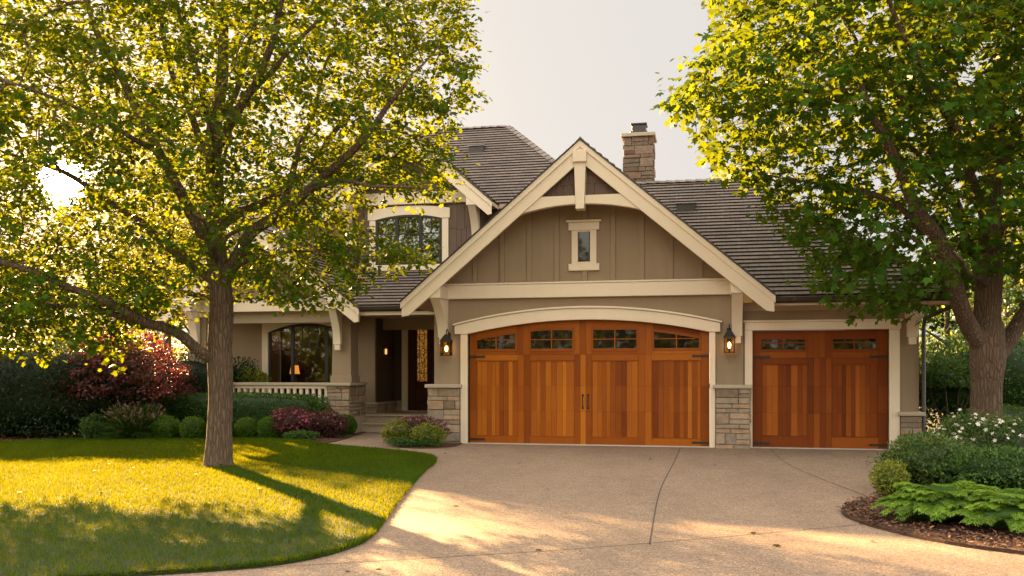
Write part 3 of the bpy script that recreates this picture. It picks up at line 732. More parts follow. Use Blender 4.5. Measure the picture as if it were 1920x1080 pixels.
ridge_line(wr, (WX, ey, ez), (1.12, ry_, rz_)); ridge_line(wr, (-1.9, ry_, rz_), (1.12, ry_, rz_))
b = MB(); b.box(1.0, WX, ey + .04, ey + .07, ez - .17, ez - .02); b.box(WX - .07, WX - .04, ey + .07, 26.8, ez - .17, ez - .02); o = b.build('fascia', 'trim', house)
b = MB(); b.prism([(ey - .10, ez - .02), (ey - .085, ez - .10), (ey - .05, ez - .13), (ey + .038, ez - .13), (ey + .038, ez - .115), (ey - .045, ez - .112), (ey - .07, ez - .09), (ey - .085, ez - .02)], 'x', 1.3, WX + .06); b.build('gutter', 'dark_metal', house)
b = MB(); b.box(.746, 3.99, WY - .02, WY - .001, 2.70, 2.855); b.build('frieze', 'soffit', house)
b = MB(); b.box(.9, WX - .07, ey + .07, WY, ez - .075, ez - .06); b.build('eave_soffit', 'soffit', house)
brace(3.86, WY - .001, 2.78, 2.02, .42, .19)
b = MB(); b.tube([(4.42, ey - .02, ez - .14), (4.42, ey + .1, ez - .24), (4.08, WY - .06, ez - .42), (4.06, WY - .06, ez - .6), (4.06, WY - .06, .35), (4.10, WY - .20, .14), (4.12, WY - .4, .06)], .04, 8); b.build('downspout', 'dark_metal', house, smooth=True)

# ---- piers
pier(-5.70, -5.005, GY - .12, GY + .25, 1.16, 'fl', 2)
pier(.21, .86, GY - .14, WY + .05, 1.17, 'fr', 3)
pier(3.645, 4.03, WY - .10, WY + .3, .66, 'fr', 4)

# ---- main storey behind
UY = 22.3
b = MB(); b.box(-12.6, -2.75, UY + .3, UY + .5, 2.6, 5.6); b.box(-2.95, -2.75, UY + .5, 29, 2.6, 5.6); b.build('wall', 'stucco', house)
mz, mp_ = 5.42, .80
my, mry = 22.12, 25.95
mz += .285; mzr = mz + (mry - my) * .775
mr = roof('main_roof', [[(-12.9, my, mz), (-2.44, my, mz), (-5.61, mry, mzr), (-9.8, mry, mzr)], [(-2.44, my, mz), (-2.44, 29.8, mz), (-5.61, mry, mzr)],
                   [(-12.9, my, mz), (-9.8, mry, mzr), (-12.9, 29.8, mz)], [(-12.9, 29.8, mz), (-9.8, mry, mzr), (-5.61, mry, mzr), (-2.44, 29.8, mz)]], under=.12)
ridge_line(mr, (-2.44, my, mz), (-5.61, mry, mzr)); ridge_line(mr, (-9.8, mry, mzr), (-5.61, mry, mzr)); ridge_line(mr, (-12.9, my, mz), (-9.8, mry, mzr))
b = MB(); b.box(-12.8, -2.5, my + .05, my + .08, mz - .2, mz - .02); b.build('fascia', 'dark_metal', house)
def vent(x, y, z, pitch):
    b = MB(); w, d, h = .21, .36, .17
    b.prism([(y - .05, z - .05 * pitch), (y - .05, z + h), (y + d, z + h + .06), (y + d, z + d * pitch)], 'x', x - w, x + w); o = b.build('roof_vent', 'dark_metal', house, .01)
    b = MB(); b.prism([(y - .09, z + h + .002), (y - .09, z + h + .03), (y + d, z + h + .10), (y + d, z + h + .064)], 'x', x - w - .02, x + w + .02); b.build('hood', 'vent', o, .008)
# ---- dormer gable
DX, DY, DP, DZ = -7.24, 21.9, .87, 7.56
dt = lambda x: DZ - DP * abs(x - DX) - .14
b = MB(); b.prism([(-9.0, 3.6), (-5.42, 3.6), (-5.42, dt(-5.42)), (DX, dt(DX)), (-9.0, dt(-9.0))], 'y', DY, DY + .2)
b.box(-5.62, -5.42, DY + .2, UY + .4, 3.6, 5.75); b.box(-9.0, -8.8, DY + .2, UY + .4, 3.6, 5.75); b.build('dormer_wall', 'shake', house)
gable_roof('dormer_roof', DX, 2.19, DZ, DP, 21.38, 25.0); barge(DX, 2.19, DZ, DP, 21.34)
b = MB(); b.box(-8.95, -5.47, DY - .13, DY - .001, 5.72, 6.02); b.build('gable_beam', 'trim', house, .008)
brace(-5.56, DY - .001, 5.82, 4.62, .52, .19); brace(-8.92, DY - .001, 5.82, 4.62, .52, .19)
for x0, x1 in ((-8.98, -8.33), (-6.26, -5.44)):
    sh = MB(); z = 4.0; r_ = 0
    while z < 5.7:
        x = x0
        while x < x1 - .02:
            w = min(random.uniform(.12, .26), x1 - x); zl = z - random.choice((0, 0, .03, .06))
            sh.box(x, x + w - .006, DY - .045 + .012 * (r_ % 2), DY - .001, zl, min(z + .58, 5.715), random.random()); x += w
        z += .56; r_ += 1
    sh.build('shake_siding', 'shake', house)
sh = MB(); x = -8.6
while x < -5.9:
    w = random.uniform(.14, .26); zt_ = min(dt(x), dt(x + w)) - .02
    if zt_ > 6.1: sh.box(x, x + w - .006, DY - .04, DY - .001, 6.03, zt_, random.random())
    x += w
sh.build('shake_siding', 'shake', house)

def arch_window(name, x0, x1, z0, zs, zc, y, mull, cols, hz, gm='glass', trim=None, backing=None):
    """dark framed arched window: frame ring, mullions, grid bars, pane; stands proud of the wall at y"""
    f = .06; a = arc(x0, x1, zs, zc, 24); ai = arc(x0 + f, x1 - f, zs - f * .3, zc - f, 24)
    b = MB(); b.prism([(x0, z0), (x0 + f, z0), (x0 + f, ai[0][1])] + ai[1:] + [(x1 - f, z0), (x1, z0)] + a[::-1], 'y', y - .07, y - .001); b.box(x0 + f, x1 - f, y - .07, y - .001, z0, z0 + f)
    o = b.build(name, 'black_iron', house, .004)
    zt = lambda x: np.interp(x, [p[0] for p in ai], [p[1] for p in ai])
    b = MB(); b.prism([(x0 + f, z0 + f), (x1 - f, z0 + f)] + ai[::-1], 'y', y - .034, y - .028); b.build('pane', gm, o)
    b = MB()
    for x in mull: b.box(x - .04, x + .04, y - .066, y - .002, z0 + f, zt(x) + .01)
    for x in cols: b.box(x - .011, x + .011, y - .05, y - .012, hz if cols else z0, zt(x) + .01)
    b.box(x0 + f, x1 - f, y - .05, y - .012, hz - .011, hz + .011); b.build('muntins', 'black_iron', o)
    if backing:
        b = MB(); n = 60; d = [(x0 + (x1 - x0) * i / n, y - .013 + .010 * math.sin(i * 1.9) * (.6 + .4 * math.sin(i * .7))) for i in range(n + 1)]
        b.add([(p[0], p[1], z0) for p in d] + [(p[0], p[1], zt(p[0])) for p in d], [(i, i + 1, n + 2 + i, n + 1 + i) for i in range(n)]); b.build('curtain', backing, o)
    return o
# dormer window: casing + arched sash
b = MB(); b.box(-8.36, -8.19, DY - .06, DY - .001, 4.20, 5.345); b.box(-6.44, -6.27, DY - .06, DY - .001, 4.20, 5.345)
b.box(-8.42, -6.21, DY - .09, DY - .001, 4.06, 4.20)
wa = arc(-8.19, -6.44, 5.35, 5.46, 20)
b.prism([(-8.40, 5.35)] + arc(-8.40, -6.23, 5.60, 5.69, 12) + [(-6.23, 5.35)] + wa[::-1], 'y', DY - .075, DY - .001)
o = b.build('window_casing', 'trim', house, .006)
M['glass_up'] = glass_clear('upper_glass', (0.55, 0.58, 0.5), 0.62)
arch_window('dormer_window', -8.19, -6.44, 4.2, 5.35, 5.46, DY - .002, (-7.63, -7.0), (-7.92, -7.32, -6.72), 4.98, 'glass_up', backing='curtain')

# ---- small gable window on the garage
b = MB(); b.box(-2.66, -2.53, GY - .05, GY - .001, 3.70, 4.38); b.box(-2.28, -2.15, GY - .05, GY - .001, 3.70, 4.38)
b.box(-2.72, -2.09, GY - .07, GY - .001, 3.56, 3.70); b.box(-2.72, -2.09, GY - .07, GY - .001, 4.382, 4.54); b.box(-2.76, -2.05, GY - .11, GY - .001, 4.542, 4.585)
b.box(-2.53, -2.28, GY - .045, GY - .001, 3.701, 3.74); b.box(-2.53, -2.28, GY - .045, GY - .001, 4.35, 4.38)
o = b.build('gable_window', 'trim', house, .006)
b = MB(); b.box(-2.53, -2.28, GY - .03, GY - .002, 3.74, 4.35); b.build('pane', 'glass_dark', o)
b = MB(); b.box(-2.53, -2.505, GY - .04, GY - .031, 3.74, 4.35); b.box(-2.305, -2.28, GY - .04, GY - .031, 3.74, 4.35); b.build('sash', 'dark_metal', o)

# ---- chimney
b, m = MB(), MB(); stone_wall(b, m, -1.97, -1.25, 22.6, 23.3, 5.4, 7.32, 'frl', 9); o = b.build('chimney', 'chimney_stone', house, .011); m.build('mortar', 'mortar', o)
b = MB(); b.box(-2.03, -1.19, 22.53, 23.36, 7.321, 7.41); b.build('cap', 'cap', o, .012)
b = MB(); b.box(-1.82, -1.40, 22.72, 23.15, 7.412, 7.50); b.box(-1.78, -1.44, 22.76, 23.11, 7.502, 7.66); b.box(-1.81, -1.41, 22.73, 23.14, 7.661, 7.70); b.build('flue', 'dark_metal', o, .008)

# ---- entry roof between porch and garage
er = roof('entry_roof', [[(-7.98, 20.15, 3.05), (-5.2, 20.15, 3.05), (-5.2, 21.95, 4.10), (-9.4, 21.95, 4.10)]], under=.08)
b = MB(); b.prism([(20.05, 3.03), (20.065, 2.95), (20.10, 2.92), (20.16, 2.92), (20.16, 3.03)], 'x', -7.93, -5.75); b.build('gutter', 'dark_metal', house)
b = MB(); b.box(-8.2, -5.6, 20.17, 20.2, 2.83, 2.915); b.build('fascia', 'trim', house)
b = MB(); b.box(-8.35, -5.6, 20.2, 23.5, 2.885, 2.905); b.build('porch_ceiling', 'soffit', house)

# ---- living room block, entry walls
LY = 22.0
wx0, wx1 = -11.22, -9.06
wl = arc(wx0, wx1, 2.53, 2.76, 24)
b = MB()
b.prism([(-12.75, 0), (-8.27, 0), (-8.27, .7), (-12.75, .7)], 'y', LY, LY + .1)
b.prism([(-12.75, .7), (wx0, .7), (wx0, 2.53)] + wl[1:] + [(wx1, .7), (-8.27, .7), (-8.27, 3.25), (-12.75, 3.25)], 'y', LY, LY + .1)
b.box(-12.75, -12.65, LY + .1, 29, 0, 3.25)
b.build('wall', 'stucco', house)
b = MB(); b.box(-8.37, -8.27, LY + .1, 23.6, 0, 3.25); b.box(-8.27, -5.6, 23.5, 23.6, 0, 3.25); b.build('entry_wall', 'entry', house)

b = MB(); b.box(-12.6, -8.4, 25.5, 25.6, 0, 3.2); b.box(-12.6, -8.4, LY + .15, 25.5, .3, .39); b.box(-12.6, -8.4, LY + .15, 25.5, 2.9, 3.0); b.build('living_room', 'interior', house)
ca_ = arc(wx0 - .0, wx1 + .0, 2.53, 2.76, 24)
b = MB(); b.box(wx0 - .17, wx0, LY - .05, LY - .001, .7, 2.528)
b.box(wx1, wx1 + .17, LY - .05, LY - .001, .7, 2.528)
b.prism([(wx0 - .17, 2.531), (wx0, 2.531)] + ca_[1:-1] + [(wx1, 2.531), (wx1 + .17, 2.531), (wx1 + .17, 2.93), (wx0 - .17, 2.93)], 'y', LY - .05, LY - .001); b.build('window_casing', 'trim', house, .006)
arch_window('porch_window', wx0, wx1, .72, 2.53, 2.76, LY + .06, (-10.55, -9.6), (-10.88, -10.28, -10.1, -9.85, -9.33), 2.12)
b = MB(); b.box(-8.86, -8.80, LY - .06, LY - .001, 1.2, 2.86); b.build('corner_board', 'trim', house, .004)
# entry: side wainscot, door, steps
b, m = MB(), MB(); stone_wall(b, m, -8.5, -8.20, LY - .06, 23.48, .4, .66, 'fr', 12); o = b.build('stone_base', 'stone', house, .01); m.build('mortar', 'mortar', o)
c = MB(); c.box(-8.5, -8.15, LY - .1, 23.48, .661, .715); c.build('cap', 'cap', o, .01)
b, m = MB(), MB(); stone_wall(b, m, -8.18, -8.04, 23.40, 23.49, .4, .66, 'f', 13); o = b.build('stone_base', 'stone', house, .01); m.build('mortar', 'mortar', o)
c = MB(); c.box(-8.18, -8.03, 23.36, 23.49, .661, .715); c.build('cap', 'cap', o, .01)
b = MB(); b.box(-8.03, -7.86, 23.40, 23.499, .4, 2.88); b.box(-6.75, -6.6, 23.40, 23.499, .4, 2.88); b.box(-7.86, -6.75, 23.40, 23.499, 2.82, 2.88); b.box(-7.86, -6.75, 23.38, 23.499, .4, .45); b.build('door_casing', 'trim', house, .006)
b = MB(); b.box(-7.86, -6.75, 23.45, 23.499, .45, 2.82, .4)
for q in ((-7.86, -7.70), (-7.20, -7.08), (-7.08, -6.75)): b.box(q[0] + .004, q[1] - .004, 23.42, 23.449, .455, 2.815, .5)
for q in ((.455, .62), (1.08, 1.24), (2.68, 2.815)): b.box(-7.70, -7.20, 23.422, 23.449, q[0], q[1], .45)
b.box(-7.62, -7.28, 23.43, 23.449, .70, 1.0, .55); b.box(-7.70, -7.60, 23.424, 23.449, 1.24, 2.68, .4); b.box(-7.32, -7.20, 23.424, 23.449, 1.24, 2.68, .4)
dr = b.build('front_door', 'door_wood', house, .004)
b = MB(); b.box(-7.60, -7.32, 23.44, 23.448, 1.24, 2.68); b.build('door_glass', 'door_glass', dr)
b = MB()
for x in (-7.53, -7.40): b.box(x - .006, x + .006, 23.432, 23.439, 1.24, 2.68)
b.build('leading', 'black_iron', dr)
b = MB(); b.tube([(-7.14, 23.42, 1.35), (-7.14, 23.36, 1.36), (-7.14, 23.36, 1.46), (-7.14, 23.42, 1.47)], .012, 6); b.box(-7.17, -7.11, 23.40, 23.419, 1.3, 1.62); b.build('door_handle', 'black_iron', dr, .003)
b = MB(); b.box(-8.40, -5.62, 21.55, 23.5, 0, .385); b.box(-8.36, -6.3, 21.2, 21.55, 0, .19); b.box(-8.44, -5.62, 21.50, 23.5, .386, .43); b.box(-8.40, -6.3, 21.15, 21.55, .191, .235); b.build('entry_step', 'cap', house, .008)

# ---- porch
PX, PY, PZ, PP = -10.57, 20.60, 5.05, .78
b = MB(); b.box(-12.9, -8.3, PY + .05, LY, 0, .40); b.build('porch_floor', 'cap', house)
gable_roof('porch_roof', PX, 2.62, PZ, PP, 20.10, 22.6); barge(PX, 2.62, PZ, PP, 20.06)
pt = lambda x: PZ - PP * abs(x - PX) - .14
b = MB(); b.prism([(-12.85, 3.0), (-8.3, 3.0), (-8.3, pt(-8.3)), (PX, pt(PX)), (-12.85, pt(-12.85))], 'y', PY + .1, PY + .25); b.build('gable_wall', 'stucco', house)
for i in range(-4, 5):
    x = PX + i * .5
    if pt(x) > 3.4: b = MB(); b.box(x - .045, x + .045, PY + .065, PY + .099, 3.29, pt(x) - .02); b.build('batten', 'stucco', house)
b = MB(); b.box(-12.86, -8.28, PY - .03, PY + .3, 2.985, 3.285); b.build('porch_beam', 'trim', house, .008)
b = MB(); b.box(-12.86, -8.28, PY + .3, LY, 2.94, 2.98); b.build('porch_ceiling', 'soffit', house)
b = MB(); b.box(-12.9, -8.3, PY + .32, PY + .5, 2.72, 2.938); b.build('inner_beam', 'soffit', house)
for x0, x1 in ((-12.72, -12.22), (-8.86, -8.36)):
    xm = (x0 + x1) / 2; b = MB(); w0, w1 = .25, .225; y0 = PY + .02
    vs = []
    for z, w in ((1.235, w0), (2.98, w1)): vs += [(xm - w, y0 + .25 - w, z), (xm + w, y0 + .25 - w, z), (xm + w, y0 + .25 + w, z), (xm - w, y0 + .25 + w, z)]
    b.add(vs, [(3, 2, 1, 0), (4, 5, 6, 7), (0, 1, 5, 4), (1, 2, 6, 5), (2, 3, 7, 6), (3, 0, 4, 7)]); o = b.build('porch_column', 'stucco', house, .008)
    b = MB(); b.box(xm - .275, xm + .275, y0 - .025, y0 + .525, 1.236, 1.40); b.build('base_trim', 'stucco', o, .008)
    b = MB(); b.box(xm - .27, xm + .27, y0 - .02, y0 + .52, 2.86, 2.978); b.build('capital', 'trim', o, .008)
brace(-8.66, PY - .032, 2.98 + .27, 2.02, .42, .19); brace(-12.45, PY - .032, 2.98 + .27, 2.02, .42, .19)
pier(-12.92, -12.1, PY - .1, PY + .62, 1.16, 'f', 5); pier(-8.92, -8.35, PY - .1, PY + .95, 1.16, 'fr', 6)
b = MB(); b.box(-12.04, -8.98, PY - .04, PY + .16, 1.16, 1.235); o = b.build('porch_rail', 'cap', house, .012)
b = MB(); b.box(-12.04, -8.98, PY, PY + .1, 1.09, 1.158); b.box(-12.04, -8.98, PY, PY + .1, .45, .52); x = -11.98
b.build('rail_frame', 'trim', o, .004)
while x < -9.0:
    b = MB(); b.box(x - .035, x + .035, PY + .015, PY + .085, .521, 1.089); b.build('baluster', 'trim', o); x += .165

# vents sit on the built slopes
vent(-6.25, 24.6, mz + (24.6 - my) * .775, .775); vent(-.42, 21.1, ez + (21.1 - ey) * .686, .686)

# ---- lamps on the walls
def lantern(loc, s, label):
    root = thing('wall_lantern', loc, label, 'wall lantern', 'coach lanterns beside the garage door')
    x, y, z = loc; w, d, h = .095 * s, .095 * s, .27 * s; yc = y - .19 * s
    def P(b, name, m, **k): return b.build(name, m, root, **k)
    b = MB(); b.box(x - .045 * s, x + .045 * s, y - .02, y, z - .02 * s, z + .24 * s); P(b, 'wall_plate', 'black_iron', bevel=.004)
    b = MB(); b.tube([(x, y - .02, z + .16 * s), (x, y - .06 * s, z + .27 * s), (x, y - .13 * s, z + .31 * s), (x, yc, z + .27 * s), (x, yc, z + .2 * s)], .010 * s, 8); P(b, 'arm', 'black_iron', smooth=True)
    b = MB(); zt = z + .06 * s; zr = z + .20 * s; e = .022 * s
    b.add([(x - w - e, yc - d - e, zt), (x + w + e, yc - d - e, zt), (x + w + e, yc + d + e, zt), (x - w - e, yc + d + e, zt), (x - .03 * s, yc - .03 * s, zr), (x + .03 * s, yc - .03 * s, zr), (x + .03 * s, yc + .03 * s, zr), (x - .03 * s, yc + .03 * s, zr)],
          [(3, 2, 1, 0), (4, 5, 6, 7), (0, 1, 5, 4), (1, 2, 6, 5), (2, 3, 7, 6), (3, 0, 4, 7)]); b.box(x - w - e, x + w + e, yc - d - e, yc + d + e, zt - .018 * s, zt - .001); P(b, 'roof_cap', 'black_iron', bevel=.003)
    b = MB(); zb = z - h + .04 * s
    for sx in (-1, 1):
        for sy in (-1, 1): b.box(x + sx * w - .008 * s, x + sx * w + .008 * s, yc + sy * d - .008 * s, yc + sy * d + .008 * s, zb, zt - .018 * s)
    b.box(x - w - .012, x + w + .012, yc - d - .012, yc + d + .012, zb - .02 * s, zb); P(b, 'cage', 'black_iron')
    b = MB()
    for sx in (-1, 1): b.box(x + sx * w - .001, x + sx * w + .001, yc - d, yc + d, zb, zt - .02 * s)
    for sy in (-1, 1): b.box(x - w, x + w, yc + sy * d - .001, yc + sy * d + .001, zb, zt - .02 * s)
    P(b, 'lantern_glass', 'lantern_glass')
    b = MB(); b.tube([(x, yc, zb + .07 * s), (x, yc, zb + .10 * s), (x, yc, zb + .14 * s), (x, yc, zb + .175 * s), (x, yc, zb + .19 * s)], [.012 * s, .026 * s, .032 * s, .02 * s, .004 * s], 10); P(b, 'bulb', 'bulb', smooth=True)
    b = MB(); b.tube([(x, yc, zb), (x, yc, zb + .07 * s)], .014 * s, 8); P(b, 'socket', 'black_iron')
lantern((-5.27, GY - .001, 2.08), 1.0, 'black lit lantern left of the big arched garage door above stone pier')
lantern((.47, GY - .001, 2.12), 1.0, 'black lit lantern between the wide and the narrow garage door')
root = thing('entry_sconce', (-8.27, 22.6, 2.0), 'small dim sconce on the dark entry wall left of the front door', 'sconce')
b = MB(); b.box(-8.269, -8.24, 22.55, 22.67, 1.93, 2.17); b.box(-8.24, -8.14, 22.54, 22.68, 2.15, 2.18); b.box(-8.24, -8.14, 22.54, 22.68, 1.92, 1.94); b.build('sconce_body', 'black_iron', root, .004)
b = MB(); b.tube([(-8.19, 22.61, 1.96), (-8.19, 22.61, 2.10)], .03, 8)
M['bulb_dim'] = emit('dim_bulb', (1.0, 0.42, 0.12), 0.12); b.build('bulb', 'bulb_dim', root)
# lit lamp on a table behind the porch window
root = thing('side_table', (-11.2, 23.4, .39), 'dark wooden side table inside the porch window', 'side table')
b = MB(); b.box(-11.6, -10.8, 23.1, 23.7, 1.06, 1.1, .4)
o = b.build('table_top', 'door_wood', root, .006)
for x in (-11.55, -10.85):
    for y in (23.15, 23.65): b = MB(); b.box(x - .025, x + .025, y - .025, y + .025, .39, 1.059, .4); b.build('leg', 'door_wood', root)
root = thing('table_lamp', (-11.15, 23.4, 1.1), 'lit table lamp with glowing orange shade behind the porch window', 'table lamp')
b = MB(); b.tube([(-11.15, 23.4, 1.101), (-11.15, 23.4, 1.13), (-11.15, 23.4, 1.2), (-11.15, 23.4, 1.3), (-11.15, 23.4, 1.36), (-11.15, 23.4, 1.46)], [.09, .09, .05, .075, .03, .012], 14); b.build('lamp_base', 'door_wood', root, smooth=True)
b = MB(); b.tube([(-11.15, 23.4, 1.44), (-11.15, 23.4, 1.68)], [.14, .10], 20, cap=False); b.build('lamp_shade', 'shade', root, smooth=True)

# ---------------------------------------------------------------- trees
def grow(nodes, attr, step, infl, kill, iters, rng, droop=0.0):
    """space colonisation: nodes = list of [Vector, parent, radius]; fills attr (n,3) with twigs"""
    att = [Vector(a) for a in attr]
    used = set()
    for it in range(iters):
        kd = KDTree(len(nodes))
        for i, n in enumerate(nodes): kd.insert(n[0], i)
        kd.balance(); acc = {}
        left = []
        for a in att:
            co, i, d = kd.find(a)
            if d < kill: continue
            left.append(a)
            if d < infl:
                v = (a - co) / d
                acc[i] = acc.get(i, Vector((0, 0, 0))) + v
        att = left
        if not acc or not att: break
        for i, v in acc.items():
            j = Vector(rng.normal(0, .18, 3)); v = v.normalized() + j + Vector((0, 0, -droop))
            pv = nodes[i][0] - nodes[nodes[i][1]][0] if nodes[i][1] is not None else Vector((0, 0, 1))
            v = (v.normalized() + pv.normalized() * .45).normalized()
            np_ = nodes[i][0] + v * step
            key = (round(np_.x, 2), round(np_.y, 2), round(np_.z, 2), )
            if key in used: continue
            used.add(key); nodes.append([np_, i, 0.0])
    return nodes
def radii(nodes, tip=.0045, ex=2.35):
    n = len(nodes); acc = [0.0] * n; kids = [[] for _ in range(n)]
    for i, nd in enumerate(nodes):
        if nd[1] is not None: kids[nd[1]].append(i)
    r = [0.0] * n
    order = sorted(range(n), key=lambda i: 0); depth = [0] * n
    for i in range(n): depth[i] = 0 if nodes[i][1] is None else depth[nodes[i][1]] + 1
    for i in sorted(range(n), key=lambda i: -depth[i]):
        s = sum(r[k] ** ex for k in kids[i])
        r[i] = max(tip, s ** (1 / ex)) if kids[i] else tip
        if nodes[i][2]: r[i] = nodes[i][2]
    return r, kids, depth
def woody(b, nodes, r, kids, minr=0.0, rough=0.0, seed=0):
    """one continuous tapering tube per branch chain"""
    ro = random.Random(seed); starts = [(None, 0)]
    while starts:
        par, i = starts.pop(); ch = [] if par is None else [par]
        while True:
            ch.append(i); ks = sorted(kids[i], key=lambda k: -r[k])
            if not ks: break
            for k in ks[1:]:
                if r[k] >= minr: starts.append((i, k))
            if r[ks[0]] < minr: break
            i = ks[0]
        if len(ch) < 2: continue
        rr = [r[c] for c in ch]
        if par is not None: rr[0] = min(r[par] * .9, rr[1] * 1.25)
        pts = [nodes[c][0] for c in ch]
        if max(rr) > .05 and len(pts) > 2:               # smooth the thick limbs
            P2, R2 = [], []
            for a in range(len(pts) - 1):
                p0, p1, p2, p3 = pts[max(a - 1, 0)], pts[a], pts[a + 1], pts[min(a + 2, len(pts) - 1)]
                m_ = 4 if rr[a] > .04 else 2
                for k in range(m_):
                    t = k / m_
                    P2.append(0.5 * ((2 * p1) + (p2 - p0) * t + (2 * p0 - 5 * p1 + 4 * p2 - p3) * t * t + (3 * p1 - p0 - 3 * p2 + p3) * t ** 3)); R2.append(rr[a] * (1 - t) + rr[a + 1] * t)
            P2.append(pts[-1]); R2.append(rr[-1]); pts, rr = P2, R2
        seg = 26 if max(rr) > .15 else 12 if max(rr) > .05 else 7 if max(rr) > .02 else 4
        v0 = len(b.v); b.tube(pts, rr, seg, .5, cap=False)
        if rough and max(rr) > .05:
            for q in range(len(pts)):
                for k in range(seg):
                    j = v0 + q * seg + k; p = Vector(b.v[j]); d = p - pts[q]
                    nz = pnoise(Vector((d.x / max(rr[q], .01) * 1.6, d.y / max(rr[q], .01) * 1.6, p.z * 1.4))) + .5 * pnoise(p * 9)
                    b.v[j] = tuple(pts[q] + d * (1 + rough * nz))
def limb(nodes, start, pts, r0, r1, step=.3):
    """hand-placed limb from node index start through world points"""
    P = [nodes[start][0]] + [Vector(p) for p in pts]; c = []
    for i in range(len(P) - 1):
        p0, p1, p2, p3 = P[max(i - 1, 0)], P[i], P[i + 1], P[min(i + 2, len(P) - 1)]
        m = max(1, int((p2 - p1).length / step))
        for k in range(m):
            t = (k + 1) / m
            c.append(0.5 * ((2 * p1) + (p2 - p0) * t + (2 * p0 - 5 * p1 + 4 * p2 - p3) * t * t + (3 * p1 - p0 - 3 * p2 + p3) * t ** 3))
    last = start; ids = []
    for k, p in enumerate(c):
        t = (k + 1) / len(c); w = .05 * (1 - .0) * min(1, 3 * t)
        p = p + Vector((pnoise(p * .9), pnoise(p * .9 + Vector((9, 0, 0))), pnoise(p * .9 + Vector((0, 9, 0))))) * w * 2
        nodes.append([p, last, r0 * (1 - t) + r1 * t]); last = len(nodes) - 1; ids.append(last)
    return ids
def near(nodes, p, among=None):
    p = Vector(p); return min(among if among is not None else range(len(nodes)), key=lambda i: (nodes[i][0] - p).length)
def tree_leaves(nodes, r, kids, rng, thr, per, spread, size, tilt=.55, droop=.35, gap=None, tint_fn=None, flat=.55):
    idx = [i for i in range(len(nodes)) if r[i] < thr and nodes[i][1] is not None]
    p = np.array([nodes[i][0] for i in idx]); d = nrm(np.array([nodes[i][0] - nodes[nodes[i][1]][0] for i in idx]))
    k = rng.poisson(per, len(idx)); P = np.repeat(p, k, 0); A = np.repeat(d, k, 0); n = len(P)
    clump = np.repeat(rng.normal(0, .13, len(idx)), k)
    o = rng.normal(0, 1, (n, 3)); o[:, 2] *= flat; P = P + o * spread + A * rng.uniform(-.1, .25, (n, 1))
    D = A * .5 + o * .55 + rng.normal(0, .35, (n, 3)); D[:, 2] -= droop
    Nn = rng.normal(0, tilt, (n, 3)); Nn[:, 2] += 1
    S_ = size * rng.uniform(.5, 1.3, n); t = rng.normal(.5, .11, n) + clump
    if gap is not None:
        kp = gap(P); P, D, Nn, S_, t = P[kp], D[kp], Nn[kp], S_[kp], t[kp]
    return P, D, Nn, S_, t
def shift(nodes, base):
    for n in nodes: n[0] = n[0] - base
def crown_points(rng, sil, D0, n, depth, trunk_px):
    """attractors filling the crown: outline sil in picture pixels taken at distance D0, rounded in depth"""
    sil = np.array(sil, float); x = rng.uniform(sil[:, 0].min(), sil[:, 0].max(), n * 4); y = rng.uniform(sil[:, 1].min(), sil[:, 1].max(), n * 4)
    k = inside(sil, x, y); x, y = x[k][:n], y[k][:n]
    # half chord of the outline at this height
    ed = np.zeros(len(x))
    for i in range(len(sil)):
        a, c = sil[i], sil[(i + 1) % len(sil)]; ab = c - a; t = np.clip(((x - a[0]) * ab[0] + (y - a[1]) * ab[1]) / (ab @ ab + 1e-9), 0, 1)
        dd = np.hypot(x - a[0] - t * ab[0], y - a[1] - t * ab[1]); ed = dd if i == 0 else np.minimum(ed, dd)
    half = depth * np.sqrt(np.clip(1 - (1 - np.clip(ed / 260, 0, 1)) ** 2, .06, 1))
    off = rng.uniform(-1, 1, len(x)) * half
    u, v = (x - 960) / FPX, (YH - y) / FPX
    base = np.stack([(-math.sin(YAW) + u * math.cos(YAW)) * D0, (math.cos(YAW) + u * math.sin(YAW)) * D0, EYE + v * D0], 1)
    return base + off[:, None] * np.array([[-math.sin(YAW), math.cos(YAW), 0]])

def sun_gap(px, py, rad):
    """keep the sight of the low sun clear, as in a real chance opening of the crown"""
    d = np.array(at(px, py, 1.0) - Vector((0, 0, EYE))); d = d / np.linalg.norm(d)
    def f(P):
        q = P - np.array([0, 0, EYE]); q = q / np.linalg.norm(q, axis=1, keepdims=True); a = np.arccos(np.clip(q @ d, -1, 1))
        return a > rad * (0.75 + 0.5 * np.abs(np.sin(P[:, 0] * 9 + P[:, 2] * 7)))
    return f

# ---- the big maple on the lawn
rng = np.random.default_rng(11); TD = 14.1
base = at(410, 878, TD); base.z = 0
def tp(px, py, off=0.0): return at(px, py, TD + off)
nodes = [[Vector((base.x, base.y, -.05)), None, .30]]
tr = limb(nodes, 0, [tp(410, 866), tp(411, 835), tp(412, 760), tp(413, 680), tp(412, 600), tp(411, 540), tp(409, 470), tp(408, 380), tp(406, 300), tp(407, 220, .1), tp(410, 150, .1), tp(414, 60, .1), tp(420, -60, .2), tp(424, -160, .2)], .19, .05, .2)
for i in tr:
    z = nodes[i][0].z
    nodes[i][2] = .186 + .06 * math.exp(-z * 5) if z < 2.6 else max(.022, .178 - (z - 2.6) * .025)
def L_(px, py, pts, r0, r1, frm=None):
    return limb(nodes, near(nodes, tp(px, py), frm or tr), [tp(*p) for p in pts], r0, r1)
l1 = L_(405, 690, [(375, 660, -.2), (330, 622, -.5), (270, 598, -.7), (215, 572, -1.0), (130, 540, -1.2), (50, 505, -1.4), (-60, 480, -1.6)], .092, .03)
L_(215, 572, [(170, 578, -.9), (110, 575, -.6), (30, 560, -.2), (-40, 565, .2)], .05, .02, l1)
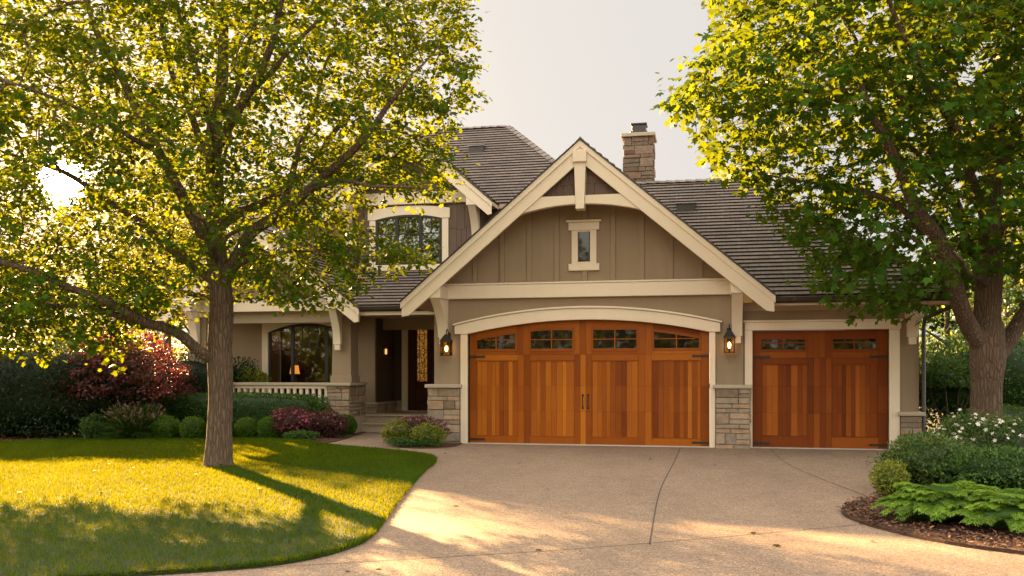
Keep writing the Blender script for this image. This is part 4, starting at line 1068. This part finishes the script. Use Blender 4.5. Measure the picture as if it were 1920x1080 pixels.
L_(405, 545, [(375, 505, .3), (330, 468, .7), (285, 435, 1.0), (215, 380, 1.3), (140, 330, 1.6), (60, 300, 1.8)], .10, .03)
l3 = L_(405, 500, [(375, 430, -.3), (335, 350, -.6), (300, 290, -.8), (265, 220, -.9), (225, 140, -1.0), (180, 60, -1.2), (150, -40, -1.3)], .10, .03)
L_(300, 290, [(255, 265, -1.1), (200, 225, -1.4), (120, 185, -1.8), (40, 160, -2.2)], .045, .018, l3)
l4 = L_(412, 530, [(440, 495, -.1), (480, 435, -.3), (525, 400, -.4), (580, 360, -.6), (640, 310, -.8), (700, 240, -1.0), (760, 150, -1.2)], .115, .03)
L_(525, 400, [(545, 340, -.2), (560, 270, 0), (590, 200, .2), (620, 110, .3)], .06, .02, l4)
L_(580, 360, [(640, 345, -.9), (700, 355, -1.2), (780, 350, -1.5)], .04, .014, l4)
l5 = L_(412, 440, [(450, 400, .5), (500, 375, .8), (560, 330, 1.1), (620, 260, 1.4), (690, 180, 1.6), (770, 90, 1.8)], .08, .025)
L_(408, 330, [(380, 270, .5), (350, 200, .8), (320, 120, 1.0), (300, 30, 1.1), (290, -60, 1.2)], .075, .025)
l6 = L_(408, 300, [(440, 220, -.5), (480, 150, -.8), (510, 80, -1.0), (530, -20, -1.1), (545, -100, -1.2)], .085, .028)
L_(480, 150, [(540, 100, -.6), (600, 40, -.5), (660, -30, -.4)], .045, .018, l6)
L_(407, 230, [(450, 150, .6), (470, 60, .9), (490, -50, 1.1)], .06, .02)
L_(407, 240, [(370, 160, -.4), (345, 70, -.7), (330, -30, -.9)], .055, .02)
L_(410, 520, [(470, 490, -.4), (560, 470, -.6), (650, 480, -.7)], .04, .010)
L_(405, 560, [(350, 545, .8), (280, 520, 1.5), (200, 500, 2.1), (110, 480, 2.6)], .05, .016)
L_(409, 480, [(430, 440, 1.0), (470, 420, 2.0), (520, 400, 2.8)], .05, .016)
L_(409, 480, [(400, 440, -1.0), (380, 410, -2.0), (360, 400, -2.8)], .05, .016)
L_(405, 350, [(420, 300, 1.0), (430, 250, 2.0)], .05, .018); L_(405, 330, [(400, 280, -1.0), (390, 230, -2.0)], .05, .018)
SIL = [(-260, 640), (-90, 655), (30, 640), (120, 600), (190, 640), (250, 600), (330, 590), (400, 560), (470, 565), (560, 575), (640, 560), (690, 520), (770, 520), (812, 490), (770, 462), (690, 448), (655, 405), (690, 368), (760, 370), (835, 360), (860, 310), (815, 270), (842, 235),
       (905, 160), (890, 110), (880, 50), (900, -30), (850, -180), (700, -310), (500, -380), (250, -360), (20, -280), (-160, -120), (-280, 80), (-330, 350)]
A = crown_points(rng, SIL, TD, 6400, 2.6, 410)
g = sun_gap(118, 338, .019); A = A[sun_gap(118, 338, .016)(A)]
A = np.concatenate([A, crown_points(rng, [(-120, 470), (200, 500), (395, 520), (385, 590), (300, 612), (240, 600), (205, 690), (170, 640), (90, 620), (20, 660), (-120, 650)], TD - .6, 900, 2.4, 410)])
A = A[~((np.hypot(A[:, 0] - base.x, A[:, 1] - base.y) < .9) & (A[:, 2] < 3.0))]
grow(nodes, A, .15, 1.4, .20, 80, rng, .06)
r, kids, dep = radii(nodes)
P, D, Nn, S_, t = tree_leaves(nodes, r, kids, rng, .011, 12, .105, .080, tilt=.30, flat=.32, gap=g)
print('maple nodes', len(nodes), 'leaves', len(P))
B0 = np.array(base); shift(nodes, base)
root = thing('maple_tree', base, 'big maple with a thick furrowed trunk standing on the lawn in front of the porch', 'tree')
b = MB(); woody(b, nodes, r, kids, 0, .06, 1); b.build('trunk', 'bark', smooth=True).parent = root
mobj('crown', leafmesh('crown', 'maple', P - B0, D, Nn, S_, T_star(), t), root)

# ---- the broad-leaved maple by the right-hand bed
rng = np.random.default_rng(5); TD2 = 14.6
base = at(1850, 866, TD2); base.z = 0
def tp(px, py, off=0.0): return at(px, py, TD2 + off)
nodes = [[Vector((base.x, base.y, -.05)), None, .34]]
tr = limb(nodes, 0, [tp(1850, 850), tp(1850, 800), tp(1849, 740), tp(1850, 680), tp(1853, 620), tp(1858, 540), tp(1862, 450), tp(1866, 340), tp(1872, 220), tp(1880, 90), tp(1886, -60), tp(1890, -200)], .25, .06, .2)
for i in tr:
    z = nodes[i][0].z
    nodes[i][2] = .235 + .10 * math.exp(-z * 4) + (.03 if 1.5 < z < 2.2 else 0) if z < 2.2 else max(.03, .215 - (z - 2.2) * .026)
def L_(px, py, pts, r0, r1, frm=None):
    return limb(nodes, near(nodes, tp(px, py), frm or tr), [tp(*p) for p in pts], r0, r1)
m1 = L_(1850, 665, [(1822, 620, -.2), (1800, 575, -.5), (1785, 520, -.8), (1765, 460, -1.0), (1730, 400, -1.2), (1690, 330, -1.4), (1650, 240, -1.6), (1600, 130, -1.8)], .15, .03)
L_(1765, 460, [(1700, 440, -1.2), (1640, 430, -1.3)], .045, .012, m1)
L_(1730, 400, [(1660, 370, -.8), (1580, 350, -.5), (1500, 340, -.3), (1430, 330, -.2)], .06, .016, m1)
L_(1850, 680, [(1882, 650, .1), (1915, 600, .2), (1960, 530, .3), (2020, 440, .4), (2080, 330, .5)], .15, .04)
m2 = L_(1856, 560, [(1825, 470, .6), (1790, 380, 1.0), (1740, 270, 1.3), (1680, 170, 1.5), (1600, 70, 1.7), (1540, -30, 1.9)], .10, .03)
L_(1740, 270, [(1660, 230, 1.2), (1560, 190, 1.1), (1460, 165, 1.0), (1370, 150, .9), (1300, 155, .9)], .055, .014, m2)
L_(1790, 380, [(1740, 350, 1.8), (1690, 330, 2.4)], .04, .014, m2)
m3 = L_(1860, 470, [(1840, 380, -.7), (1800, 280, -1.3), (1740, 160, -1.8), (1690, 50, -2.2), (1640, -60, -2.4)], .09, .025)
L_(1860, 480, [(1890, 400, -1.0), (1920, 320, -1.8), (1950, 240, -2.4)], .07, .02)
L_(1866, 340, [(1820, 240, .3), (1770, 130, .4), (1720, 10, .5), (1680, -100, .6)], .075, .025)
L_(1866, 330, [(1920, 220, .5), (1980, 110, .8), (2040, 0, 1.0)], .07, .022)
L_(1858, 540, [(1820, 510, -1.2), (1800, 480, -2.4), (1790, 470, -3.2)], .05, .014)
SIL2 = [(1330, -330), (1350, -100), (1345, 20), (1335, 70), (1320, 110), (1262, 140), (1252, 178), (1300, 215), (1295, 245), (1345, 275), (1385, 310), (1420, 345), (1440, 372), (1500, 395), (1480, 430), (1540, 470), (1560, 500), (1520, 515), (1570, 560), (1600, 580), (1660, 600),
        (1720, 575), (1770, 560), (1850, 530), (1930, 560), (2050, 590), (2220, 540), (2330, 250), (2300, -200), (2050, -420), (1700, -450)]
A = crown_points(rng, SIL2, TD2, 5600, 3.4, 1850)
A = A[~((np.hypot(A[:, 0] - base.x, A[:, 1] - base.y) < 1.0) & (A[:, 2] < 3.0))]
A = A[~((A[:, 1] > 17.2) & (A[:, 2] < 5.5))]
grow(nodes, A, .17, 1.5, .26, 70, rng, .05)
r, kids, dep = radii(nodes)
P, D, Nn, S_, t = tree_leaves(nodes, r, kids, rng, .012, 9, .13, .125, tilt=.34, droop=.6, flat=.38)
print('maple2 nodes', len(nodes), 'leaves', len(P))
B0 = np.array(base); shift(nodes, base)
root = thing('maple_tree', base, 'broad leaved maple with forked trunk standing in the shrub bed right of the garage', 'tree')
b = MB(); woody(b, nodes, r, kids, 0, .07, 2); b.build('trunk', 'bark', smooth=True).parent = root
mobj('crown', leafmesh('crown', 'maple2', P - B0, D, Nn, S_, T_maple(), t), root)

# ---- red japanese maple in front of the porch corner
rng = np.random.default_rng(8); base = at(232, 806, 21.0); base.z = 0
nodes = [[Vector((base.x, base.y, -.03)), None, .06]]
for k in range(9):
    a = k * 2.4 + .3; ro = .28 + .13 * (k % 3); x = Vector((math.cos(a), math.sin(a), 0))
    limb(nodes, 0, [base + x * .12 + Vector((0, 0, .35)), base + x * ro * 1.3 + Vector((0, 0, .85)), base + x * ro * 2.6 + Vector((0, 0, 1.35 + .1 * (k % 2)))], .032, .014, .14)
n = 2600; d = nrm(rng.normal(size=(n, 3))); d[:, 2] = np.abs(d[:, 2]); f = lumps(rng)
A = np.array(base) + d * np.array([1.62, 1.4, 1.5]) * ((1 + .16 * f(d * 2.2)) * rng.uniform(.55, 1.0, n) ** .6)[:, None] + np.array([-.1, 0, .95])
grow(nodes, A, .10, 1.2, .15, 40, rng, .02)
r, kids, dep = radii(nodes, .004)
P, D, Nn, S_, t = tree_leaves(nodes, r, kids, rng, .010, 10, .075, .062, droop=.35, flat=.45)
B0 = np.array(base); shift(nodes, base)
root = thing('japanese_maple', base, 'red leaved japanese maple with many thin stems between dark hedge and porch', 'tree')
b = MB(); woody(b, nodes, r, kids, 0, 0, 3); b.build('trunk', 'bark_dark', smooth=True).parent = root
mobj('crown', leafmesh('crown', 'red', P - B0, D, Nn, S_, T_star(), t), root)

# ---------------------------------------------------------------- shrubs and hedges
def hedge(name, seed, r, n, size, m, loc, rot, label, cat, **k):
    o = bush(name, seed, r, n, size, m, loc, label, cat, **k); o.rotation_euler.z = rot; return o
hedge('dark_hedge', 41, (2.9, 1.0, 1.08), 30000, .075, 'yew', (-15.35, 17.75, 0), R(22), 'tall dark green hedge at the left edge behind the lawn', 'hedge', lump=.16, p=5, thick=.10, core=.86)
hedge('dark_hedge', 42, (2.2, .9, .95), 14000, .08, 'yew', (-13.3, 20.9, 0), R(10), 'dark evergreen mass behind the red japanese maple', 'hedge', lump=.2, p=3, thick=.12, core=.84)
hedge('clipped_hedge', 43, (2.2, .52, .485), 22000, .05, 'hedge', (-10.75, 19.55, 0), 0, 'long clipped green hedge below the porch railing', 'hedge', lump=.05, p=7, thick=.06, core=.9)
for i, (x, y, rr, lab) in enumerate(((-11.62, 17.98, .29, 'round clipped boxwood ball beside the tufted grass with pinkish plumes'), (-11.03, 18.08, .28, 'round clipped boxwood ball second from the plumed grass'), (-10.50, 18.25, .27, 'round clipped boxwood ball half hidden behind the big maple trunk'),
                                (-9.98, 18.50, .26, 'round clipped boxwood ball just right of the big maple trunk'), (-9.46, 18.58, .27, 'round clipped boxwood ball beside the pink flowered azalea'), (-8.28, 20.05, .27, 'round clipped boxwood ball beside the stone porch pier and the steps'))):
    o = bush('boxwood_ball', 50 + i, (rr, rr, rr * .95), 4200, .036, 'box', (x, y, 0), lab, 'boxwood', 'clipped boxwood balls along the front bed', lump=.05, thick=.06, core=.88, zc=rr * .85)
bush('loose_shrub', 60, (.33, .33, .27), 2600, .055, 'hedge', (-13.05, 17.55, .02), 'small loose green shrub at the foot of the dark hedge', 'shrub', lump=.18, thick=.2, core=.7)
bush('porch_shrub', 61, (.55, .28, .30), 3400, .06, 'lime', (-11.35, 21.15, .98), 'yellow green potted shrub behind the porch railing', 'shrub', lump=.2, thick=.2, core=.75)
b = MB(); b.tube([(0, 0, -.58), (0, 0, -.3), (0, 0, 0.05), (0, 0, .1)], [.2, .26, .3, .31], 18); o = b.build('planter', 'cap', smooth=True)
o.parent = [q for q in bpy.data.objects if q.name == 'porch_shrub'][0]
bush('azalea', 62, (.52, .45, .34), 4200, .05, 'plum', (-9.0, 18.75, .02), 'azalea with deep pink flowers in front of the porch hedge', 'flowering shrub', flowers=('pink', 170, .038, .2), lump=.22, thick=.22, core=.72)
bush('burgundy_shrub', 63, (.58, .42, .30), 4600, .05, 'plum', (-8.42, 19.1, .02), 'dark burgundy leaved shrub between azalea and front walk', 'shrub', flowers=('rosebud', 60, .03, .3), lump=.2, thick=.22, core=.72)
bush('low_groundcover', 64, (.40, .20, .10), 1500, .045, 'hedge', (-8.55, 18.25, .02), 'low bright green ground cover at the lawn corner by the walk', 'ground cover plant', lump=.25, thick=.25, core=.6)
bush('low_groundcover', 65, (.30, .16, .08), 900, .05, 'hedge', (-12.05, 17.65, .02), 'low green ground cover in front of the plumed grass', 'ground cover plant', lump=.25, thick=.25, core=.6)
bush('heather_shrub', 66, (.66, .36, .29), 4600, .040, 'plum', (-5.72, 17.62, .02), 'reddish heather shrub against the stone pier left of the garage door', 'flowering shrub', flowers=('rosebud', 240, .026, .25), lump=.16, thick=.2, core=.75)
bush('lime_shrub', 67, (.36, .28, .22), 3000, .040, 'lime', (-5.38, 17.25, .02), 'small lime green shrub at the corner of the big garage door', 'shrub', lump=.2, thick=.2, core=.75)
bush('lime_shrub', 68, (.36, .30, .25), 3000, .042, 'lime', (-6.02, 17.45, .02), 'small lime green shrub with pale buds beside the front walk', 'shrub', flowers=('rosebud', 70, .028, .2), lump=.2, thick=.2, core=.75)
bush('low_groundcover', 69, (.62, .20, .09), 2200, .034, 'hedge', (-5.62, 17.1, .02), 'low dark green ground cover rimming the small bed by the garage', 'ground cover plant', lump=.2, thick=.25, core=.6)
# tufted grass with pinkish plumes
rng = np.random.default_rng(70); n = 2600; a = rng.uniform(0, 6.28, n); el = rng.uniform(.25, 1.25, n)
D = np.stack([np.cos(a) * np.cos(el), np.sin(a) * np.cos(el), np.sin(el)], 1); P = np.stack([rng.normal(0, .06, n), rng.normal(0, .06, n), np.zeros(n)], 1)
root = thing('tufted_grass', (-12.38, 17.95, .02), 'tuft of fine ornamental grass with pinkish plumes beside the boxwood balls', 'ornamental grass')
Ps, Ds, Ns, Ss, Ts = [], [], [], [], []
for k in range(4):
    t0 = k / 4; Dk = D.copy(); Dk[:, 2] -= .5 * t0 * np.cos(el); L0 = rng.uniform(.5, .85, n) if k == 0 else L0
    Ps.append(P); Ds.append(Dk); Ss.append(L0 * .30); P = P + nrm(Dk) * (L0 * .26)[:, None]; Ts.append(rng.normal(.5, .25, n))
mobj('foliage', leafmesh('foliage', 'hedge', np.concatenate(Ps), np.concatenate(Ds), rng.normal(size=(n * 4, 3)), np.concatenate(Ss), T_oval(.06), np.concatenate(Ts)), root)
i = rng.choice(np.where(el > .75)[0], 240); j = np.repeat(i, 6)
mobj('plumes', leafmesh('plumes', 'plumegrass', P[j] - nrm(Ds[-1][j]) * rng.uniform(0, .15, (len(j), 1)), Ds[-1][j] + rng.normal(0, .3, (len(j), 3)), rng.normal(size=(len(j), 3)), np.full(len(j), .085), T_oval(.4), rng.uniform(0, 1, len(j))), root)
# right-hand bed
def juniper(seed, loc, rx, ry, h, n, label):
    rng = np.random.default_rng(seed); Ps, Ds, Ns, Ss, Ts = [], [], [], [], []
    for k in range(n):
        a = rng.uniform(0, 6.28); q = rng.uniform(.35, 1) ** .7; tip = np.array([math.cos(a) * rx * q, math.sin(a) * ry * q, h * (1 - .75 * q ** 2) * rng.uniform(.8, 1.1)])
        st = tip * np.array([.35, .35, .0]) + np.array([0, 0, h * .55 * (1 - q * .6)]); m_ = 15; tt0 = rng.normal(.45, .22)
        ctrl = (st + tip) / 2 + np.array([0, 0, .10 * h / .4])
        for s in np.linspace(.15, 1, m_):
            p = (1 - s) ** 2 * st + 2 * s * (1 - s) * ctrl + s * s * tip; ax = (2 * (1 - s) * (ctrl - st) + 2 * s * (tip - ctrl)); ax = ax / np.linalg.norm(ax); ax[2] -= .25 * s
            sd = np.cross(ax, [0, 0, 1.0]); sd /= np.linalg.norm(sd) + 1e-9
            for sg in (-1, 1):
                br = ax * .75 + sd * sg * .8 + np.array([0, 0, -.12]); br /= np.linalg.norm(br); ln = .13 * (1.15 - s * .75)
                for w in np.linspace(.1, 1, 5):
                    c = p + br * ln * w; s2 = np.cross(br, [0, 0, 1.0])
                    for g2 in (-1, 1):
                        Ps.append(c); Ds.append(br + s2 * g2 * .7 + rng.normal(0, .12, 3)); Ss.append(.036 * (1.2 - .5 * w)); Ts.append(tt0 + .35 * s - .15 + .12 * w)
            Ps.append(p); Ds.append(ax); Ss.append(.05); Ts.append(tt0)
    P = np.array(Ps); root = thing('juniper', loc, label, 'juniper')
    mobj('foliage', leafmesh('foliage', 'juniper', P, np.array(Ds), np.tile([0, 0, 1.], (len(P), 1)) + rng.normal(0, .35, P.shape), np.array(Ss), T_oval(.30), np.array(Ts), mass(seed, (rx * .72, ry * .72, h * .36), 8, .1, lump=.1, core=1.0)[6]), root)
j = at(1765, 1000, 8.9); juniper(81, (j.x, j.y, .03), .66, .55, .46, 150, 'feathery bright green juniper at the tip of the mulch bed')
j = at(1905, 1000, 8.5); juniper(82, (j.x, j.y, .03), .72, .60, .44, 150, 'feathery bright green juniper cut by the right edge of the photo')
def gb(px, py, D, z=.03): p = at(px, py, D); return (p.x, p.y, z)
bush('golden_shrub', 83, (.21, .21, .21), 2000, .036, 'lime', gb(1668, 935, 10.7), 'small yellow tinged shrub at the drive edge of the mulch bed', 'shrub', lump=.2, thick=.2, core=.7)
bush('green_shrub', 84, (.62, .5, .34), 8500, .042, 'shrub', gb(1745, 920, 11.2), 'mid green spreading shrub behind the feathery juniper', 'shrub', lump=.34, thick=.3, core=.7)
bush('green_shrub', 85, (.75, .5, .30), 8000, .044, 'hedge', gb(1880, 930, 10.6), 'dark green low shrub below the white flowering bush', 'shrub', lump=.34, thick=.3, core=.7)
bush('white_flowering_shrub', 86, (.80, .62, .45), 9000, .05, 'shrub', gb(1862, 890, 12.6), 'white flowering bush in front of the forked maple trunk', 'flowering shrub', flowers=('white', 250, .034, .35), lump=.3, thick=.3, core=.74)
bush('white_flowering_shrub', 87, (.45, .4, .36), 3600, .045, 'shrub', gb(1790, 880, 12.9), 'smaller bush with few white blooms left of the big white flowering one', 'flowering shrub', flowers=('white', 90, .034, .35), lump=.22, thick=.22, core=.74)
bush('low_shrub', 88, (.75, .5, .22), 5000, .05, 'hedge', gb(1775, 850, 15.6), 'low dark shrub at the foot of the right garage corner pier', 'shrub', lump=.2, thick=.2, core=.78)
bush('low_shrub', 89, (1.2, .8, .42), 7000, .06, 'hedge', gb(1900, 850, 16.8), 'wide dark shrub behind the forked maple trunk', 'shrub', lump=.2, thick=.2, core=.78)

# multi-stemmed shrub beyond the garage corner
def stemmed(seed, loc, rx, rz, zc, n, m, label, cat, size=.07, name='stemmed_shrub'):
    rng = np.random.default_rng(seed); root = thing(name, loc, label, cat); b = MB()
    for k in range(8):
        a = k * 2.4; x = Vector((math.cos(a), math.sin(a), 0)); w = rng.uniform(.3, .8) * rx
        b.tube([x * .05, x * w * .4 + Vector((0, 0, zc * .4)), x * w * .75 + Vector((0, 0, zc * .75)), x * w + Vector((0, 0, zc + rz * .4))], [.03, .025, .018, .008], 6)
    b.build('stems', 'bark_dark', smooth=True).parent = root
    P, D, Nn, S_, tm, t, ex = mass(seed, (rx, rx, rz), n, size, zc=0, full=True, lump=.22, thick=.25, core=.55); P[:, 2] += 0
    ex = (ex[0] + np.array([0, 0, zc]), ex[1], 0.0)
    mobj('foliage', leafmesh('foliage', m, P + np.array([0, 0, zc]), D, Nn, S_, tm, t, ex), root)
stemmed(90, gb(1785, 800, 20.0, 0), .85, .62, 1.15, 9000, 'hedge', 'shrub on slender grey stems beyond the right garage corner', 'shrub')

# ---------------------------------------------------------------- background trees
def bgtree(name, seed, loc, h, rad, n, m, label, size=.2, trunk=.14, lobes=9, zlow=.28, group=None, cat='tree', bushy=.5):
    rng = np.random.default_rng(seed); root = thing(name, loc, label, cat, group); b = MB()
    pts = [(0, 0, -.1), (.05, 0, h * .25), (rng.normal(0, .1), rng.normal(0, .1), h * .55), (rng.normal(0, .2), rng.normal(0, .2), h * .85)]; b.tube(pts, [trunk, trunk * .8, trunk * .5, trunk * .12], 9)
    PP = [[], [], [], [], []]
    for k in range(lobes):
        f = (k + .5) / lobes; z = h * (zlow + (1 - zlow) * f * .9); w = rad * math.sin(math.pi * min(.95, .25 + .7 * f)) * .75; a = k * 2.399 + rng.normal(0, .3)
        c = np.array([math.cos(a) * w * .7, math.sin(a) * w * .7, z]); rr = rad * rng.uniform(.42, .6)
        b.tube([(0, 0, z * .8), tuple(c * np.array([.5, .5, .93])), tuple(c)], [trunk * .35, trunk * .22, .01], 5)
        P, D, Nn, S_, tm, t, ex = mass(seed * 31 + k, (rr, rr, rr * .75), n // lobes, size, zc=0, full=True, lump=.3, thick=.35, core=0)
        for q, v in zip(PP, (P + c, D, Nn, S_, t + rng.normal(0, .08))): q.append(v)
    b.build('trunk', 'bark_dark', smooth=True).parent = root
    P, D, Nn, S_, t = [np.concatenate(q) for q in PP]
    mobj('crown', leafmesh('crown', m, P, D, Nn, S_, T_oval(.7), t), root)
    return root
def bt(px, D): p = at(px, 700, D); return (p.x, p.y, -.05)
G_ = 'trees in the background'
bgtree('background_tree', 101, bt(1370, 40), 11.0, 2.2, 5000, 'far', 'yellow green treetop rising just behind the right garage roof ridge', .2, group=G_)
bgtree('background_tree', 102, bt(1775, 27), 5.6, 2.3, 13000, 'hedge', 'leafy green tree close behind the right garage corner', .13, zlow=.15, group=G_)
bgtree('background_tree', 103, bt(1880, 30), 6.8, 2.8, 15000, 'far', 'sunlit yellow green tree behind the forked maple trunk', .15, zlow=.1, group=G_)
bgtree('background_tree', 104, bt(2010, 25), 6.0, 2.6, 9000, 'yew', 'dark green tree at the right edge behind the maple', .15, zlow=.1, group=G_)
bgtree('background_tree', 105, bt(1830, 40), 7.0, 4.0, 9000, 'hedge', 'wide dark green tree farthest behind the right garage corner', .24, zlow=.1, group=G_)
bgtree('background_tree', 110, (-15.9, 24.6, -.05), 8.8, 2.3, 3600, 'far', 'added slender tree right behind the left end of the porch, dappling the drive', .15, zlow=.35, group=G_)  # added along the sun's path to cast leaf shadows over the drive
bgtree('background_tree', 111, (-19.6, 29.4, -.05), 11.0, 2.6, 6000, 'far', 'added taller tree well behind the porch, casting shade streaks on the drive', .18, zlow=.4, group=G_)  # second added shadow caster, breaks up the sun patch on the drive
bgtree('background_tree', 106, bt(30, 36), 6.2, 3.0, 9000, 'far', 'hazy yellow green tree behind the left end of the dark hedge', .2, zlow=.1, group=G_)
bgtree('background_tree', 107, bt(215, 33), 5.0, 2.4, 8000, 'far', 'low hazy tree seen over the red japanese maple', .18, zlow=.1, group=G_)
bgtree('background_tree', 108, bt(355, 40), 9.5, 3.0, 7000, 'far', 'tall hazy tree standing behind the porch gable left of the house', .22, zlow=.25, group=G_)
bgtree('background_tree', 109, bt(-90, 40), 8.5, 3.2, 7000, 'far', 'tall hazy tree at the left edge behind the hedge', .22, zlow=.2, group=G_)
hedge('dark_hedge', 44, (4.2, 1.1, 1.2), 22000, .10, 'hedge', (8.3, 22.6, 0), R(6), 'tall dense hedge closing the side yard right of the garage', 'hedge', lump=.38, p=3, thick=.22, core=.76)
# wooded rise far away on the left
b = MB(); n = 48; vs = []; fs = []
for j in range(7):
    for i in range(n + 1):
        a = R(12 + 75 - i * 150 / n); d = 90 + j * 22; hh = (1 - abs(j - 3) / 3.2) * (5.5 + 2.5 * pnoise(Vector((i * .21, j * .4, 2))) + 3.0 * max(0, math.cos((i - 14) * .16)))
        vs.append((-math.sin(a) * d, math.cos(a) * d, max(-.1, hh)))
for j in range(6):
    for i in range(n): fs.append((j * (n + 1) + i, j * (n + 1) + i + 1, (j + 1) * (n + 1) + i + 1, (j + 1) * (n + 1) + i))
b.add(vs, fs); struct(b.build('hill', 'hill', smooth=True))
# trees across the street behind the photographer (they show in the window panes)
rng = np.random.default_rng(120); n = 22000; x = rng.uniform(-34, 34, n); y = rng.uniform(-27, -21, n); hmax = 8.5 + 1.5 * np.sin(x * .5) + 1.5 * np.sin(x * 1.3 + 1)
P = np.stack([x, y, hmax * rng.uniform(.05, 1, n)], 1)
o = stuff(mobj('woodland', leafmesh('woodland', 'far', P, rng.normal(size=P.shape), rng.normal(size=P.shape), rng.uniform(.35, .7, n), T_oval(.8), rng.uniform(0, 1, n))))

rng = np.random.default_rng(140); n = 66; x = np.concatenate([rng.uniform(-9, -4, 46), rng.uniform(-3, 3, 20)]); y = rng.uniform(6, 17, n)
P = np.stack([x, y, np.where(inside(LAWN, x, y), .085, .008)], 1); k = inside(LAWN, x, y) | inside(drive, x, y); P = P[k]; d = rng.normal(size=P.shape); d[:, 2] *= .12
stuff(mobj('fallen_leaves', leafmesh('fallen_leaves', 'fallen', P, d, np.tile([0, 0, 1.], (len(P), 1)) + rng.normal(0, .15, P.shape), rng.uniform(.04, .085, len(P)), T_star(), rng.uniform(0, 1, len(P)))))
